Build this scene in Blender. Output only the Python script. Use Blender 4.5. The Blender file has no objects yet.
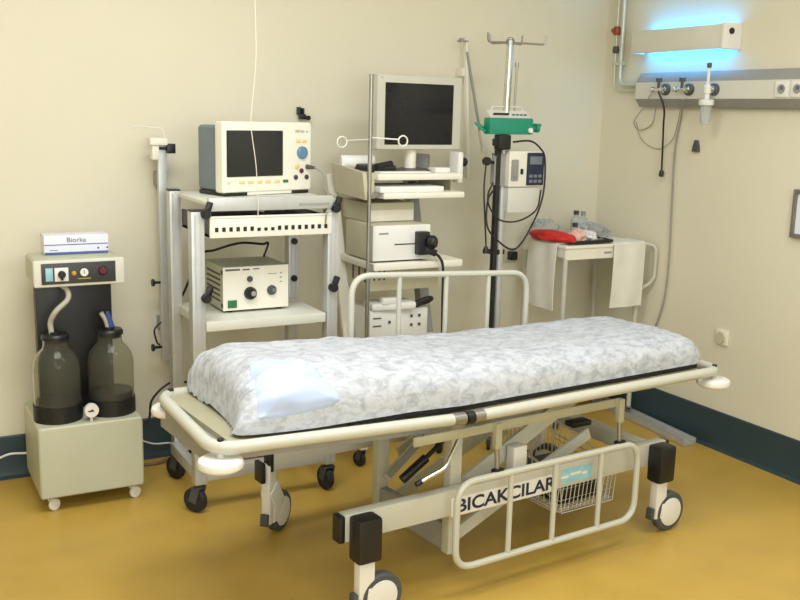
import bpy, bmesh, math, random
from mathutils import Vector, Matrix, noise
random.seed(7)
C = bpy.context.scene.collection
PI = math.pi
V = Vector

# ------------------------------------------------------------------ camera
F_PX, PITCH, ROLL, YAW, CAM_H = 970.0, 0.1908, 0.0251, 0.4998, 1.55
DEPTH, RIGHT = 4.176, 3.495            # back wall y, right wall x
cam_f = V((math.sin(YAW)*math.cos(PITCH), math.cos(YAW)*math.cos(PITCH), -math.sin(PITCH)))
_r = V((math.cos(YAW), -math.sin(YAW), 0)); _u = _r.cross(cam_f)
cam_r = _r*math.cos(ROLL) + _u*math.sin(ROLL)
cam_u = _u*math.cos(ROLL) - _r*math.sin(ROLL)
EYE = V((0, 0, CAM_H))
cd = bpy.data.cameras.new('camera'); cam = bpy.data.objects.new('camera', cd); C.objects.link(cam)
cam.matrix_world = Matrix((( cam_r.x, cam_u.x, -cam_f.x, EYE.x), (cam_r.y, cam_u.y, -cam_f.y, EYE.y),
                           (cam_r.z, cam_u.z, -cam_f.z, EYE.z), (0, 0, 0, 1)))
cd.sensor_width = 36; cd.lens = 36*F_PX/800; cd.clip_start = .05
bpy.context.scene.camera = cam

def ray(px, py): return cam_f + cam_r*((px-400)/F_PX) - cam_u*((py-300)/F_PX)
def at_y(px, py, y): d = ray(px, py); return EYE + d*(y/d.y)
def at_x(px, py, x): d = ray(px, py); return EYE + d*(x/d.x)
def at_z(px, py, z): d = ray(px, py); return EYE + d*((z-CAM_H)/d.z)

# ------------------------------------------------------------------ materials
def lin(c): c /= 255.0; return c/12.92 if c <= .04045 else ((c+.055)/1.055)**2.4
def L3(rgb): return (lin(rgb[0]), lin(rgb[1]), lin(rgb[2]), 1)
def mat(name, rgb, rough=.5, metal=0, var=.05, scale=12, bump=0, bscale=60, spec=.5, **kw):
    m = bpy.data.materials.new(name); m.use_nodes = True
    nt = m.node_tree; b = nt.nodes['Principled BSDF']
    b.inputs['Roughness'].default_value = rough; b.inputs['Metallic'].default_value = metal
    b.inputs['Specular IOR Level'].default_value = spec
    tc = nt.nodes.new('ShaderNodeTexCoord')
    nz = nt.nodes.new('ShaderNodeTexNoise'); nz.inputs['Scale'].default_value = scale; nz.inputs['Detail'].default_value = 4
    nt.links.new(tc.outputs['Object'], nz.inputs['Vector'])
    cr = nt.nodes.new('ShaderNodeValToRGB')
    c = L3(rgb); cr.color_ramp.elements[0].position = .3; cr.color_ramp.elements[1].position = .7
    cr.color_ramp.elements[0].color = (c[0]*(1-var), c[1]*(1-var), c[2]*(1-var), 1)
    cr.color_ramp.elements[1].color = (min(1, c[0]*(1+var)), min(1, c[1]*(1+var)), min(1, c[2]*(1+var)), 1)
    nt.links.new(nz.outputs['Fac'], cr.inputs['Fac']); nt.links.new(cr.outputs['Color'], b.inputs['Base Color'])
    if bump:
        n2 = nt.nodes.new('ShaderNodeTexNoise'); n2.inputs['Scale'].default_value = bscale; n2.inputs['Detail'].default_value = 6
        nt.links.new(tc.outputs['Object'], n2.inputs['Vector'])
        bp = nt.nodes.new('ShaderNodeBump'); bp.inputs['Strength'].default_value = bump; bp.inputs['Distance'].default_value = .01
        nt.links.new(n2.outputs['Fac'], bp.inputs['Height']); nt.links.new(bp.outputs['Normal'], b.inputs['Normal'])
    for k, v in kw.items(): b.inputs[k].default_value = v
    return m
def emit(name, rgb, strength):
    m = bpy.data.materials.new(name); m.use_nodes = True
    b = m.node_tree.nodes['Principled BSDF']
    b.inputs['Base Color'].default_value = L3(rgb); b.inputs['Emission Color'].default_value = L3(rgb)
    b.inputs['Emission Strength'].default_value = strength
    return m
M = {}
M['wall'] = mat('wall_paint', (222, 217, 195), .55, var=.025, scale=1.3, bump=.012, bscale=90)
M['ceiling'] = mat('ceiling_paint', (235, 233, 225), .8, var=.02)
M['floor'] = mat('floor_vinyl', (188, 155, 70), .36, var=.07, scale=5, bump=.02, bscale=150)
M['base'] = mat('baseboard_vinyl', (44, 64, 70), .45, var=.12, scale=3)
M['cream'] = mat('cream_enamel', (194, 194, 180), .35, var=.02)
M['white'] = mat('white_plastic', (228, 227, 220), .4, var=.02)
M['putty'] = mat('putty_enamel', (186, 188, 164), .42, var=.03, scale=5)
M['khaki'] = mat('khaki_plastic', (170, 166, 138), .5, var=.05)
M['grey'] = mat('grey_plastic', (150, 150, 146), .5)
M['dgrey'] = mat('dark_grey_rubber', (74, 78, 78), .6)
M['black'] = mat('black_plastic', (24, 25, 27), .4, var=.2)
M['dark'] = mat('dark_panel', (58, 58, 60), .4, var=.1)
M['alu'] = mat('anodised_aluminium', (196, 198, 196), .42, metal=.45, var=.04, scale=30)
M['chrome'] = mat('chrome', (215, 215, 212), .18, metal=1, var=.03)
M['steel'] = mat('dull_steel', (165, 165, 160), .35, metal=.9, var=.06)
M['shelf'] = mat('shelf_laminate', (214, 214, 202), .45, var=.02)
M['offwhite'] = mat('off_white_case', (232, 229, 214), .4, var=.02)
M['beige'] = mat('beige_panel', (196, 190, 164), .5, var=.03)
M['bluegrey'] = mat('blue_grey_case', (112, 126, 134), .5)
M['screen'] = mat('screen_glass', (22, 24, 28), .14, var=.1, spec=.35)
M['screen2'] = mat('matte_screen', (38, 40, 40), .32, var=.06, spec=.4)
M['knobblue'] = mat('blue_knob', (92, 130, 160), .4)
M['yellow'] = mat('yellow_key', (220, 200, 130), .5)
M['green'] = mat('teal_green_case', (28, 140, 112), .35, var=.05)
M['ledgreen'] = mat('green_switch', (40, 110, 66), .4)
M['navy'] = mat('navy_print', (34, 40, 66), .5)
M['lblue'] = mat('light_blue_label', (150, 200, 212), .5, var=.1, scale=40)
M['red'] = mat('red_cloth', (196, 34, 34), .6, var=.2, scale=30, bump=.4, bscale=60)
M['pink'] = mat('pink_packet', (226, 180, 160), .5, var=.25, scale=30)
M['amber'] = mat('amber_lens', (200, 160, 60), .3)
M['dred'] = mat('dark_red_knob', (90, 36, 44), .4)
M['paper'] = mat('white_paper', (236, 236, 232), .7, var=.03)
M['towel'] = mat('white_towel', (226, 224, 212), .9, var=.04, bump=0)
M['mattress'] = mat('black_vinyl', (26, 27, 32), .5)
M['hose'] = mat('grey_hose', (176, 172, 160), .4)
M['bluetip'] = mat('blue_tip', (60, 84, 150), .4)
M['cable'] = mat('black_cable', (30, 30, 31), .5)
M['gcable'] = mat('grey_cable', (150, 148, 136), .5)
M['brown'] = mat('brown_cable', (110, 84, 66), .5)
M['wcable'] = mat('white_cable', (225, 225, 220), .4)
M['string'] = mat('pale_string', (226, 222, 204), .5)
M['liquid'] = mat('dark_liquid', (14, 14, 15), .1)
M['lbluebox'] = mat('box_blue_print', (76, 96, 168), .5, var=.1)
M['boxwhite'] = mat('box_white_card', (226, 230, 240), .5, var=.02)
M['pillow'] = mat('pillow_cloth', (186, 203, 236), .7, var=.03, scale=20, bump=.1, bscale=25)
M['redvalve'] = mat('red_brown_valve', (150, 74, 54), .5)
M['pipe'] = mat('pale_pipe_paint', (200, 204, 190), .35, metal=.3)
M['rubber'] = mat('black_rubber', (34, 35, 36), .7)
M['ink'] = mat('grey_ink', (96, 100, 110), .6)
M['wood'] = mat('grey_wood_frame', (120, 114, 108), .5, var=.15, scale=20)
M['uv'] = emit('uv_tube', (52, 170, 255), 15)
def glass(name, rgb, rough=.02):
    m = bpy.data.materials.new(name); m.use_nodes = True; b = m.node_tree.nodes['Principled BSDF']
    b.inputs['Base Color'].default_value = L3(rgb); b.inputs['Roughness'].default_value = rough
    b.inputs['Transmission Weight'].default_value = 1; b.inputs['IOR'].default_value = 1.2
    return m
M['glass'] = glass('jar_glass', (225, 225, 212))
M['glass'].node_tree.nodes['Principled BSDF'].inputs['Transmission Weight'].default_value = .965
M['clear'] = glass('clear_plastic', (240, 243, 242), .15)
M['clear'].node_tree.nodes['Principled BSDF'].inputs['Transmission Weight'].default_value = .75
def sheet_mat():
    m = mat('nonwoven_sheet', (222, 223, 226), .6)
    nt = m.node_tree; b = nt.nodes['Principled BSDF']
    for l in list(b.inputs['Base Color'].links): nt.links.remove(l)
    tc = nt.nodes.new('ShaderNodeTexCoord')
    n1 = nt.nodes.new('ShaderNodeTexNoise'); n1.inputs['Scale'].default_value = 34; n1.inputs['Detail'].default_value = 8
    n1.inputs['Roughness'].default_value = .68; n1.inputs['Distortion'].default_value = .5
    mp = nt.nodes.new('ShaderNodeMapping'); mp.inputs['Scale'].default_value = (.7, 1.2, 1)
    nt.links.new(tc.outputs['Object'], mp.inputs['Vector']); nt.links.new(mp.outputs['Vector'], n1.inputs['Vector'])
    cr = nt.nodes.new('ShaderNodeValToRGB')
    cr.color_ramp.elements[0].position = .33; cr.color_ramp.elements[0].color = L3((152, 158, 165))
    cr.color_ramp.elements[1].position = .56; cr.color_ramp.elements[1].color = L3((193, 197, 204))
    nt.links.new(n1.outputs['Fac'], cr.inputs['Fac']); nt.links.new(cr.outputs['Color'], b.inputs['Base Color'])
    bp = nt.nodes.new('ShaderNodeBump'); bp.inputs['Strength'].default_value = .4; bp.inputs['Distance'].default_value = .012
    n2 = nt.nodes.new('ShaderNodeTexNoise'); n2.inputs['Scale'].default_value = 26; n2.inputs['Detail'].default_value = 7
    n2.inputs['Distortion'].default_value = .4
    nt.links.new(tc.outputs['Object'], n2.inputs['Vector'])
    nt.links.new(n2.outputs['Fac'], bp.inputs['Height']); nt.links.new(bp.outputs['Normal'], b.inputs['Normal'])
    return m
M['sheet'] = sheet_mat()

# ------------------------------------------------------------------ mesh builder
BASE = {}
def fillet(pts, r, n=6):
    pts = [V(p) for p in pts]; out = [pts[0]]
    for i in range(1, len(pts)-1):
        a, b, c = pts[i-1], pts[i], pts[i+1]
        d1 = (a-b); d2 = (c-b); k = min(r, d1.length*.49, d2.length*.49)
        p, q = b+d1.normalized()*k, b+d2.normalized()*k
        for j in range(n+1):
            t = j/n; out.append(p*(1-t)**2 + b*2*t*(1-t) + q*t*t)
    out.append(pts[-1]); return out
def loop_fillet(pts, r, n=6):
    pts = [V(p) for p in pts]; out = []
    for i in range(len(pts)):
        a, b, c = pts[i-1], pts[i], pts[(i+1) % len(pts)]
        d1 = (a-b); d2 = (c-b); k = min(r, d1.length*.49, d2.length*.49)
        p, q = b+d1.normalized()*k, b+d2.normalized()*k
        for j in range(n+1):
            t = j/n; out.append(p*(1-t)**2 + b*2*t*(1-t) + q*t*t)
    return out
def spline(pts, n=8):
    pts = [V(p) for p in pts]; P = [pts[0]*2-pts[1]] + pts + [pts[-1]*2-pts[-2]]; out = []
    for i in range(1, len(P)-2):
        p0, p1, p2, p3 = P[i-1:i+3]
        for j in range(n):
            t = j/n
            out.append(.5*((2*p1)+(p2-p0)*t+(2*p0-5*p1+4*p2-p3)*t*t+(3*p1-p0-3*p2+p3)*t**3))
    out.append(pts[-1]); return out
class MB:
    def __init__(s): s.bm = bmesh.new()
    def _bevel(s, verts, bev, seg=2):
        es = list({e for v in verts for e in v.link_edges})
        bmesh.ops.bevel(s.bm, geom=es, offset=bev, segments=seg, affect='EDGES', profile=.6)
    def box(s, lo, hi, bev=0, seg=2, mtx=None):
        lo, hi = V(lo), V(hi); m = Matrix.Translation((lo+hi)/2) @ Matrix.Diagonal((*(hi-lo), 1))
        if mtx: m = mtx @ m
        r = bmesh.ops.create_cube(s.bm, size=1, matrix=m)
        if bev: s._bevel(r['verts'], bev, seg)
        return s
    def bar(s, p0, p1, w, h, up=(0, 0, 1), bev=0):       # rectangular bar from p0 to p1
        p0, p1 = V(p0), V(p1); d = p1-p0; L = d.length; d.normalize()
        x = d.cross(V(up))
        if x.length < 1e-4: x = d.cross(V((0, 1, 0)))
        x.normalize(); z = x.cross(d)
        m = Matrix(((d.x, x.x, z.x, 0), (d.y, x.y, z.y, 0), (d.z, x.z, z.z, 0), (0, 0, 0, 1)))
        m = Matrix.Translation((p0+p1)/2) @ m @ Matrix.Diagonal((L, w, h, 1))
        r = bmesh.ops.create_cube(s.bm, size=1, matrix=m)
        if bev: s._bevel(r['verts'], bev)
        return s
    def tube(s, pts, r, seg=10, closed=False, cap=True):
        pts = [V(p) for p in pts]; n = len(pts); rings = []; prev = None
        for i, p in enumerate(pts):
            if closed: t = pts[(i+1) % n]-pts[i-1]
            else: t = pts[min(i+1, n-1)]-pts[max(i-1, 0)]
            t.normalize()
            if prev is None:
                a = t.cross(V((0, 0, 1)));
                if a.length < .05: a = t.cross(V((0, 1, 0)))
            else: a = prev - t*prev.dot(t)
            a.normalize(); prev = a; b = t.cross(a)
            rr = r(i/(n-1)) if callable(r) else r
            rings.append([s.bm.verts.new(p + (a*math.cos(2*PI*k/seg)+b*math.sin(2*PI*k/seg))*rr) for k in range(seg)])
        m = n if closed else n-1
        for i in range(m):
            A, B = rings[i], rings[(i+1) % n]
            for k in range(seg): s.bm.faces.new((A[k], A[(k+1) % seg], B[(k+1) % seg], B[k]))
        if not closed and cap: s.bm.faces.new(rings[0][::-1]); s.bm.faces.new(rings[-1])
        return s
    def cyl(s, p0, p1, r, r1=None, seg=20):
        p0, p1 = V(p0), V(p1); r1 = r if r1 is None else r1
        return s.tube([p0, p1], lambda t: r+(r1-r)*t, seg)
    def lathe(s, prof, c, axis=(0, 0, 1), seg=28):        # prof: (radius, height) list along axis from c
        c = V(c); ax = V(axis).normalized(); a = ax.cross(V((0, 1, 0)))
        if a.length < .1: a = ax.cross(V((1, 0, 0)))
        a.normalize(); b = ax.cross(a); rings = []
        for (r, h) in prof:
            if r < 1e-6: rings.append([s.bm.verts.new(c+ax*h)])
            else: rings.append([s.bm.verts.new(c+ax*h+(a*math.cos(2*PI*k/seg)+b*math.sin(2*PI*k/seg))*r) for k in range(seg)])
        for A, B in zip(rings, rings[1:]):
            for k in range(seg):
                q = [A[k % len(A)], A[(k+1) % len(A)], B[(k+1) % len(B)], B[k % len(B)]]
                u = []
                for v in q:
                    if v not in u: u.append(v)
                if len(u) > 2: s.bm.faces.new(u)
        for R_ in (rings[0], rings[-1]):
            if len(R_) > 1: s.bm.faces.new(R_ if R_ is rings[-1] else R_[::-1])
        return s
    def prism(s, poly, o, ex, ey, depth, bev=0):           # polygon in plane (ex, ey), extruded along ex x ey
        o, ex, ey = V(o), V(ex), V(ey); nn = ex.cross(ey).normalized()
        A = [s.bm.verts.new(o+ex*x+ey*y) for x, y in poly]; B = [s.bm.verts.new(o+ex*x+ey*y+nn*depth) for x, y in poly]
        s.bm.faces.new(A[::-1]); s.bm.faces.new(B); n = len(poly)
        for i in range(n): s.bm.faces.new((A[i], A[(i+1) % n], B[(i+1) % n], B[i]))
        if bev: s._bevel(A+B, bev)
        return s
    def grid(s, fn, nu, nv, thick=0):
        g = [[s.bm.verts.new(fn(i/nu, j/nv)) for j in range(nv+1)] for i in range(nu+1)]
        fs = [s.bm.faces.new((g[i][j], g[i+1][j], g[i+1][j+1], g[i][j+1])) for i in range(nu) for j in range(nv)]
        s.bm.normal_update()
        if thick: bmesh.ops.solidify(s.bm, geom=fs, thickness=thick)
        return s
    def text(s, body, o, ex, ey, width, height, depth=.0012, bold=0):
        cu = bpy.data.curves.new('t', 'FONT'); cu.body = body; cu.size = 1; cu.offset = bold
        ob = bpy.data.objects.new('t', cu); me = ob.to_mesh()
        xs = [v.co.x for v in me.vertices]; ys = [v.co.y for v in me.vertices]
        x0, x1, y0, y1 = min(xs), max(xs), min(ys), max(ys)
        o, ex, ey = V(o), V(ex).normalized(), V(ey).normalized(); nn = ex.cross(ey)
        for k in (1,):
            vs = [s.bm.verts.new(o+ex*((v.co.x-x0)/(x1-x0)*width)+ey*((v.co.y-y0)/(y1-y0)*height)+nn*depth) for v in me.vertices]
            for p in me.polygons:
                try: s.bm.faces.new([vs[i] for i in p.vertices])
                except ValueError: pass
        ob.to_mesh_clear(); bpy.data.objects.remove(ob); bpy.data.curves.remove(cu)
        return s
    def xf(s, m): bmesh.ops.transform(s.bm, matrix=m, verts=s.bm.verts); return s
    def build(s, name, m, parent=None, origin=None, local=False, angle=35, normals=True):
        inv = Matrix()
        if parent is not None: BASE.setdefault(parent, Matrix()); inv = BASE[parent].inverted()
        elif origin is not None: inv = Matrix.Translation(-V(origin))
        if not local: bmesh.ops.transform(s.bm, matrix=inv, verts=s.bm.verts)
        if normals: bmesh.ops.recalc_face_normals(s.bm, faces=s.bm.faces)
        me = bpy.data.meshes.new(name); s.bm.to_mesh(me); s.bm.free()
        me.materials.append(M[m] if isinstance(m, str) else m)
        me.shade_smooth(); me.set_sharp_from_angle(angle=math.radians(angle))
        o = bpy.data.objects.new(name, me); C.objects.link(o)
        if parent is not None: o.parent = parent; BASE[o] = BASE[parent]
        else:
            o.location = origin or (0, 0, 0); BASE[o] = Matrix.Translation(o.location)
        return o
def tag(o, label, cat, group=None, kind=None):
    o['label'] = label; o['category'] = cat
    if group: o['group'] = group
    if kind: o['kind'] = kind
    return o
def thing(name, loc, label, cat, rz=0, group=None):
    o = bpy.data.objects.new(name, None); C.objects.link(o); o.empty_display_size = .1
    o.location = loc; o.rotation_euler = (0, 0, rz)
    BASE[o] = Matrix.Translation(V(loc)) @ Matrix.Rotation(rz, 4, 'Z')
    return tag(o, label, cat, group)
def struct(name, lo, hi, m):
    o = MB().box(lo, hi).build(name, m); o['kind'] = 'structure'; return o
def cable(name, pts, r, m, label, cat='cable', n=8, parent=None):
    o = MB().tube(spline(pts, n), r, 8).build(name, m, parent, origin=pts[0] if parent is None else None)
    if parent is None: tag(o, label, cat)
    return o
def swivel(parent, x, y, r, heading, wm='dgrey', fm='steel', top=None, trail=.5):
    """small swivel caster standing on the floor: part with tyre sub-part"""
    top = top if top is not None else 2*r+.03
    d = V((math.cos(heading), math.sin(heading), 0)); n = V((-d.y, d.x, 0)); c = V((x, y, r))+d*(r*trail)
    f = MB().cyl((x, y, 2*r+.004), (x, y, top), r*.22, seg=10)
    for k in (-1, 1):
        f.bar(c+n*k*r*.42+V((0, 0, -.1*r)), V((x, y, 2*r+.004))+n*k*r*.42, r*.12, r*.7, up=d)
    f.bar(V((x, y, 2*r+.004))-n*r*.48, V((x, y, 2*r+.004))+n*r*.48, r*.7, r*.14)
    p = f.build('caster', fm, parent)
    w = r*.3
    MB().lathe([(0, -w*1.02), (r*.55, -w*1.02), (r*.58, -w), (r*.9, -w), (r, -w*.6), (r, w*.6), (r*.9, w), (r*.58, w), (r*.55, w*1.02), (0, w*1.02)], c, n, 24).build('wheel', wm, p)
    return p

# ------------------------------------------------------------------ room
X0, Y0, H = -1.6, -1.6, 2.8
struct('floor', (X0-.1, Y0-.1, -.1), (RIGHT+.1, DEPTH+.1, 0), 'floor')
struct('ceiling', (X0-.1, Y0-.1, H), (RIGHT+.1, DEPTH+.1, H+.1), 'ceiling')
struct('wall_back', (X0-.1, DEPTH, 0), (RIGHT+.1, DEPTH+.1, H), 'wall')
struct('wall_right', (RIGHT, Y0, 0), (RIGHT+.1, DEPTH, H), 'wall')
struct('wall_left', (X0-.1, Y0, 0), (X0, DEPTH, H), 'wall')
struct('wall_front', (X0-.1, Y0-.1, 0), (RIGHT+.1, Y0, H), 'wall')
def base(name, p0, p1, nrm):
    # vinyl skirting with a coved foot that runs out onto the floor
    prof = [(0, 0), (.03, 0), (.03, .003), (.014, .012), (.008, .03), (.008, .178), (.004, .183), (0, .183)]
    d = V(p1)-V(p0); L = d.length
    b = MB().prism([(a, z) for a, z in prof], p0, V(nrm), V((0, 0, 1)), 0.0001)
    b.bm.free(); b.bm = bmesh.new()
    A = [b.bm.verts.new(V(p0)+V(nrm)*a+V((0, 0, z))) for a, z in prof]; B = [b.bm.verts.new(V(p1)+V(nrm)*a+V((0, 0, z))) for a, z in prof]
    b.bm.faces.new(A); b.bm.faces.new(B[::-1])
    for i in range(len(prof)): b.bm.faces.new((A[i], B[i], B[(i+1) % len(prof)], A[(i+1) % len(prof)]))
    o = b.build(name, 'base'); o['kind'] = 'structure'
base('baseboard_back', (X0, DEPTH, 0), (RIGHT, DEPTH, 0), (0, -1, 0))
base('baseboard_right', (RIGHT, Y0, 0), (RIGHT, DEPTH, 0), (-1, 0, 0))
base('baseboard_left', (X0, Y0, 0), (X0, DEPTH, 0), (1, 0, 0))

# ------------------------------------------------------------------ patient stretcher
BED = thing('patient_stretcher', (1.304, 2.467, 0), 'cream tubular patient stretcher on four castors, carrying the mattress in the middle of the room', 'stretcher', math.radians(5.0))
BM = BASE[BED]
def bed(mb, name, m, parent=None, **k): return mb.build(name, m, parent or BED, local=True, **k)
def rail_w(u): return .617 + .05*max(0, .288-u)
VN, VF = -.04, .525
UL, UR = -.535, 1.492
ULN, ULF = -.562, -.508
def rail_pt(u, v): return V((u, v, rail_w(u)))
hr = MB().tube(fillet([rail_pt(.262, VN), rail_pt(ULN, VN), rail_pt(ULF, VF), rail_pt(.262, VF)], .085, 8), .0185, 14)
bed(hr, 'head_section_rail', 'cream')
lr = MB().tube(fillet([rail_pt(.315, VN), rail_pt(UR, VN), rail_pt(UR, VF), rail_pt(.315, VF)], .07, 8), .0185, 14)
bed(lr, 'foot_section_rail', 'cream')
for v in (VN, VF):
    bed(MB().cyl(rail_pt(.305, v), rail_pt(.345, v), .0205, seg=14), 'hinge_sleeve', 'steel')
    hi = bed(MB().cyl(rail_pt(.225, v), rail_pt(.27, v), .0205, seg=14), 'hinge_sleeve', 'steel')
    bed(MB().cyl(rail_pt(.274, v), rail_pt(.3, v), .022, seg=14).cyl((.288, v-.026, rail_w(.288)), (.288, v+.026, rail_w(.288)), .012), 'hinge_pin', 'black', hi)
# round white corner bumpers with their black-headed pins
for (u, v) in ((ULN+.028, VN+.02), (ULF+.03, VF-.02), (UR-.022, VN+.01), (UR-.03, VF-.015)):
    w = rail_w(u)
    bmp = bed(MB().lathe([(0, -.062), (.052, -.062), (.061, -.055), (.063, -.046), (.060, -.036), (.05, -.030), (0, -.030)], (u, v, w), seg=36), 'corner_bumper', 'white')
    bed(MB().cyl((u, v, w-.034), (u, v, w+.016), .011), 'bumper_stem', 'cream', bmp)
    bed(MB().cyl((u, v, w+.012), (u, v, w+.023), .0095), 'pin_head', 'black', bmp)
# platform plates that carry the mattress
pl = MB()
def slab(u0, u1, v0, v1, dlo, dhi):
    def f(u, v, d): return V((u, v, rail_w(u)+d))
    vs = [pl.bm.verts.new(f(u, v, d)) for u in (u0, u1) for v in (v0, v1) for d in (dlo, dhi)]
    for q in ((0, 1, 3, 2), (4, 6, 7, 5), (0, 4, 5, 1), (2, 3, 7, 6), (0, 2, 6, 4), (1, 5, 7, 3)): pl.bm.faces.new([vs[i] for i in q])
slab(-.5, .275, .0, .52, -.02, .004); bed(pl, 'backrest_platform', 'khaki')
pl = MB(); slab(.3, 1.41, .0, .52, -.02, .008); bed(pl, 'leg_platform', 'khaki')
pl = MB(); slab(-.515, -.5, .03, .50, -.095, -.012); slab(-.5, .2, .03, .045, -.06, -.02); slab(-.5, .2, .515, .53, -.06, -.02)
bed(pl, 'backrest_frame', 'grey')
pl = MB(); slab(.1, 1.35, .12, .15, -.065, -.02); slab(.1, 1.35, .44, .48, -.065, -.02)
for u in (.3, .8, 1.3): slab(u, u+.04, .15, .44, -.06, -.02)
bed(pl, 'upper_frame', 'grey')
for u in (-.4, .35, 1.2):
    for v in (VN, VF):
        a = .03 if v == VN else .49
        bed(MB().bar((u, v, rail_w(u)-.005), (u, a, rail_w(u)-.03), .03, .012), 'rail_bracket', 'cream')
# base beams
for v0, v1, nm in ((.03, .07, 'n'), (.67, .71, 'f')):
    b = bed(MB().box((-.115 if nm == 'n' else -.04, v0, .262 if nm == 'n' else .285), (1.300, v1, .350), .004), 'base_beam', 'cream')
    for u0, u1 in ((-.135 if nm == 'n' else -.06, -.113 if nm == 'n' else -.038), (1.298, 1.316)):
        bed(MB().box((u0, v0-.003, .262), (u1, v1+.003, .348), .006), 'beam_end_cap', 'black', b)
    if nm == 'n':
        bed(MB().box((.285, v0-.0012, .2585), (.75, v0, .322)), 'name_plate', 'white', b)
        bed(MB().text('BICAKCILAR', (.308, v0-.0013, .268), (1, 0, 0), (0, 0, 1), (.432), .047, bold=.025), 'lettering', 'navy', b)
        bed(MB().box((.768, v0-.0015, .276), (.915, v0, .330)), 'blue_label', 'lblue', b)
        t = MB()
        for i, (a, c) in enumerate(((.765, .80), (.81, .86), (.865, .89))): t.box((a, v0-.0022, .296+.006*(i % 2)), (c, v0-.0014, .305+.006*(i % 2)))
        bed(t, 'label_print', 'white', b)
for u in (1.22,):
    bed(MB().box((u-.03, .07, .29), (u+.03, .67, .345), .004), 'cross_beam', 'cream')
# casters
def bed_caster(u, v, outward, heading, off=.055):
    d = V((math.cos(heading), math.sin(heading), 0)); n = V((-d.y, d.x, 0)); c = V((u, v, .077))+d*off
    f = MB().box((-.028, -.018, .06), (.028, .018, .215 if outward < 0 else .29), .006, mtx=Matrix.Translation((u, v, 0)) @ Matrix.Rotation(heading, 4, 'Z'))
    f.bar(V((u, v, .09)), c+V((0, 0, .005)), .044, .06, bev=.006)
    if off > .07: f.bar(V((u, v, .20)), c+V((0, 0, -.01)), .05, .075, bev=.012)
    p = bed(f, 'caster', 'white')
    bed(MB().lathe([(.045, -.019), (.07, -.019), (.077, -.012), (.077, .012), (.07, .019), (.045, .019)], c, n, 32), 'tyre', 'dgrey', p)
    bed(MB().lathe([(0, -.026), (.04, -.025), (.054, -.022), (.056, -.018), (.056, .018), (.054, .022), (.04, .025), (0, .026)], c, n, 32), 'wheel_cover', 'white', p)
    bed(MB().bar(V((u, v, .105))-d*.036, V((u, v, .06))-d*.04, .03, .016, bev=.004), 'brake_pedal', 'dgrey', p)
    if outward < 0: bed(MB().box((u-.042, v-.037, .208), (u+.042, v+.03, .350), .012), 'corner_cap', 'black', p)
    else: bed(MB().box((u-.045, v-.03, .225), (u-.027, v+.03, .30), .004), 'corner_cap', 'black', p)
bed_caster(-.06, .0, -1, 0)
bed_caster(1.245, .0, -1, 0)
bed_caster(-.045, .695, 1, math.radians(38), .08)
bed_caster(1.245, .69, 1, math.radians(-70))
# lifting gear
for v, uc in ((.095, .335), (.47, .292)):
    bed(MB().box((uc-.023, v-.02, .10), (uc+.023, v+.02, .58), .004), 'column', 'cream')
    bed(MB().bar((.34, v+.028, .125), (.98, v+.028, .405), .012, .045), 'lift_arm', 'cream')
    bed(MB().bar((.40, v+.045, .30), (.93, v+.045, .56), .012, .06), 'lift_arm', 'cream')
bed(MB().bar((.333, .117, .15), (.294, .448, .17), .03, .09), 'column_foot', 'grey')
bed(MB().box((.59, .085, .30), (.65, .125, .425), .004), 'stub_post', 'white')
bed(MB().bar((.30, .45, .245), (.45, .45, .365), .012, .035), 'link_bar', 'cream')
bed(MB().bar((.25, .35, .30), (.40, .35, .42), .012, .02), 'link_bar', 'grey')
g = MB().cyl((.205, .2, .345), (.30, .2, .405), .016).cyl((.30, .2, .405), (.42, .2, .49), .008)
bed(g, 'gas_strut', 'black')
bed(MB().box((.93, .15, .42), (1.02, .2, .44), .004), 'release_pedal', 'black')
lv = MB().tube(fillet([(.115, -.025, .428), (.221, -.02, .457), (.315, .03, .545)], .02), .0065, 10)
lv = bed(lv, 'tilt_lever', 'chrome')
bed(MB().cyl((.105, -.0255, .425), (.125, -.0245, .431), .009), 'lever_tip', 'black', lv)
bed(MB().box((.105, -.010, .540), (.995, .0, .570), .003), 'accessory_rail', 'khaki')
for u in (.425, .985):
    p = bed(MB().box((u-.013, -.03, .485), (u+.013, -.008, .572), .004), 'rail_post', 'khaki')
    bed(MB().cyl((u, -.026, .415), (u, -.02, .49), .0085), 'post_rod', 'steel', p)
    bed(MB().box((u-.02, -.042, .402), (u+.02, -.018, .42), .005), 'post_foot', 'black', p)
def guard(u0, u1, v, w0, w1, rad, bars, tilt=0):
    tl = lambda u: tilt*(.65-u)
    sr = MB().tube(loop_fillet([(u0, v, w0+tl(u0)), (u1, v, w0+tl(u1)), (u1, v, w1+tl(u1)), (u0, v, w1+tl(u0))], rad, 8), .0115, 10, closed=True)
    p = bed(sr, 'side_guard', 'cream')
    for u in bars: bed(MB().tube([(u, v, w0+tl(u)), (u, v, w1+tl(u))], .0095, 10), 'guard_bar', 'cream', p)
guard(.256, 1.07, -.04, .110, .402, .075, (.475, .67, .885))
guard(.235, 1.06, .60, .60, .950, .08, (.44, .655, .86), .055)
for u in (.45, .865):
    bed(MB().box((u-.015, .573, .56), (u+.015, .612, .68), .004), 'guard_socket', 'steel')
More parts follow.
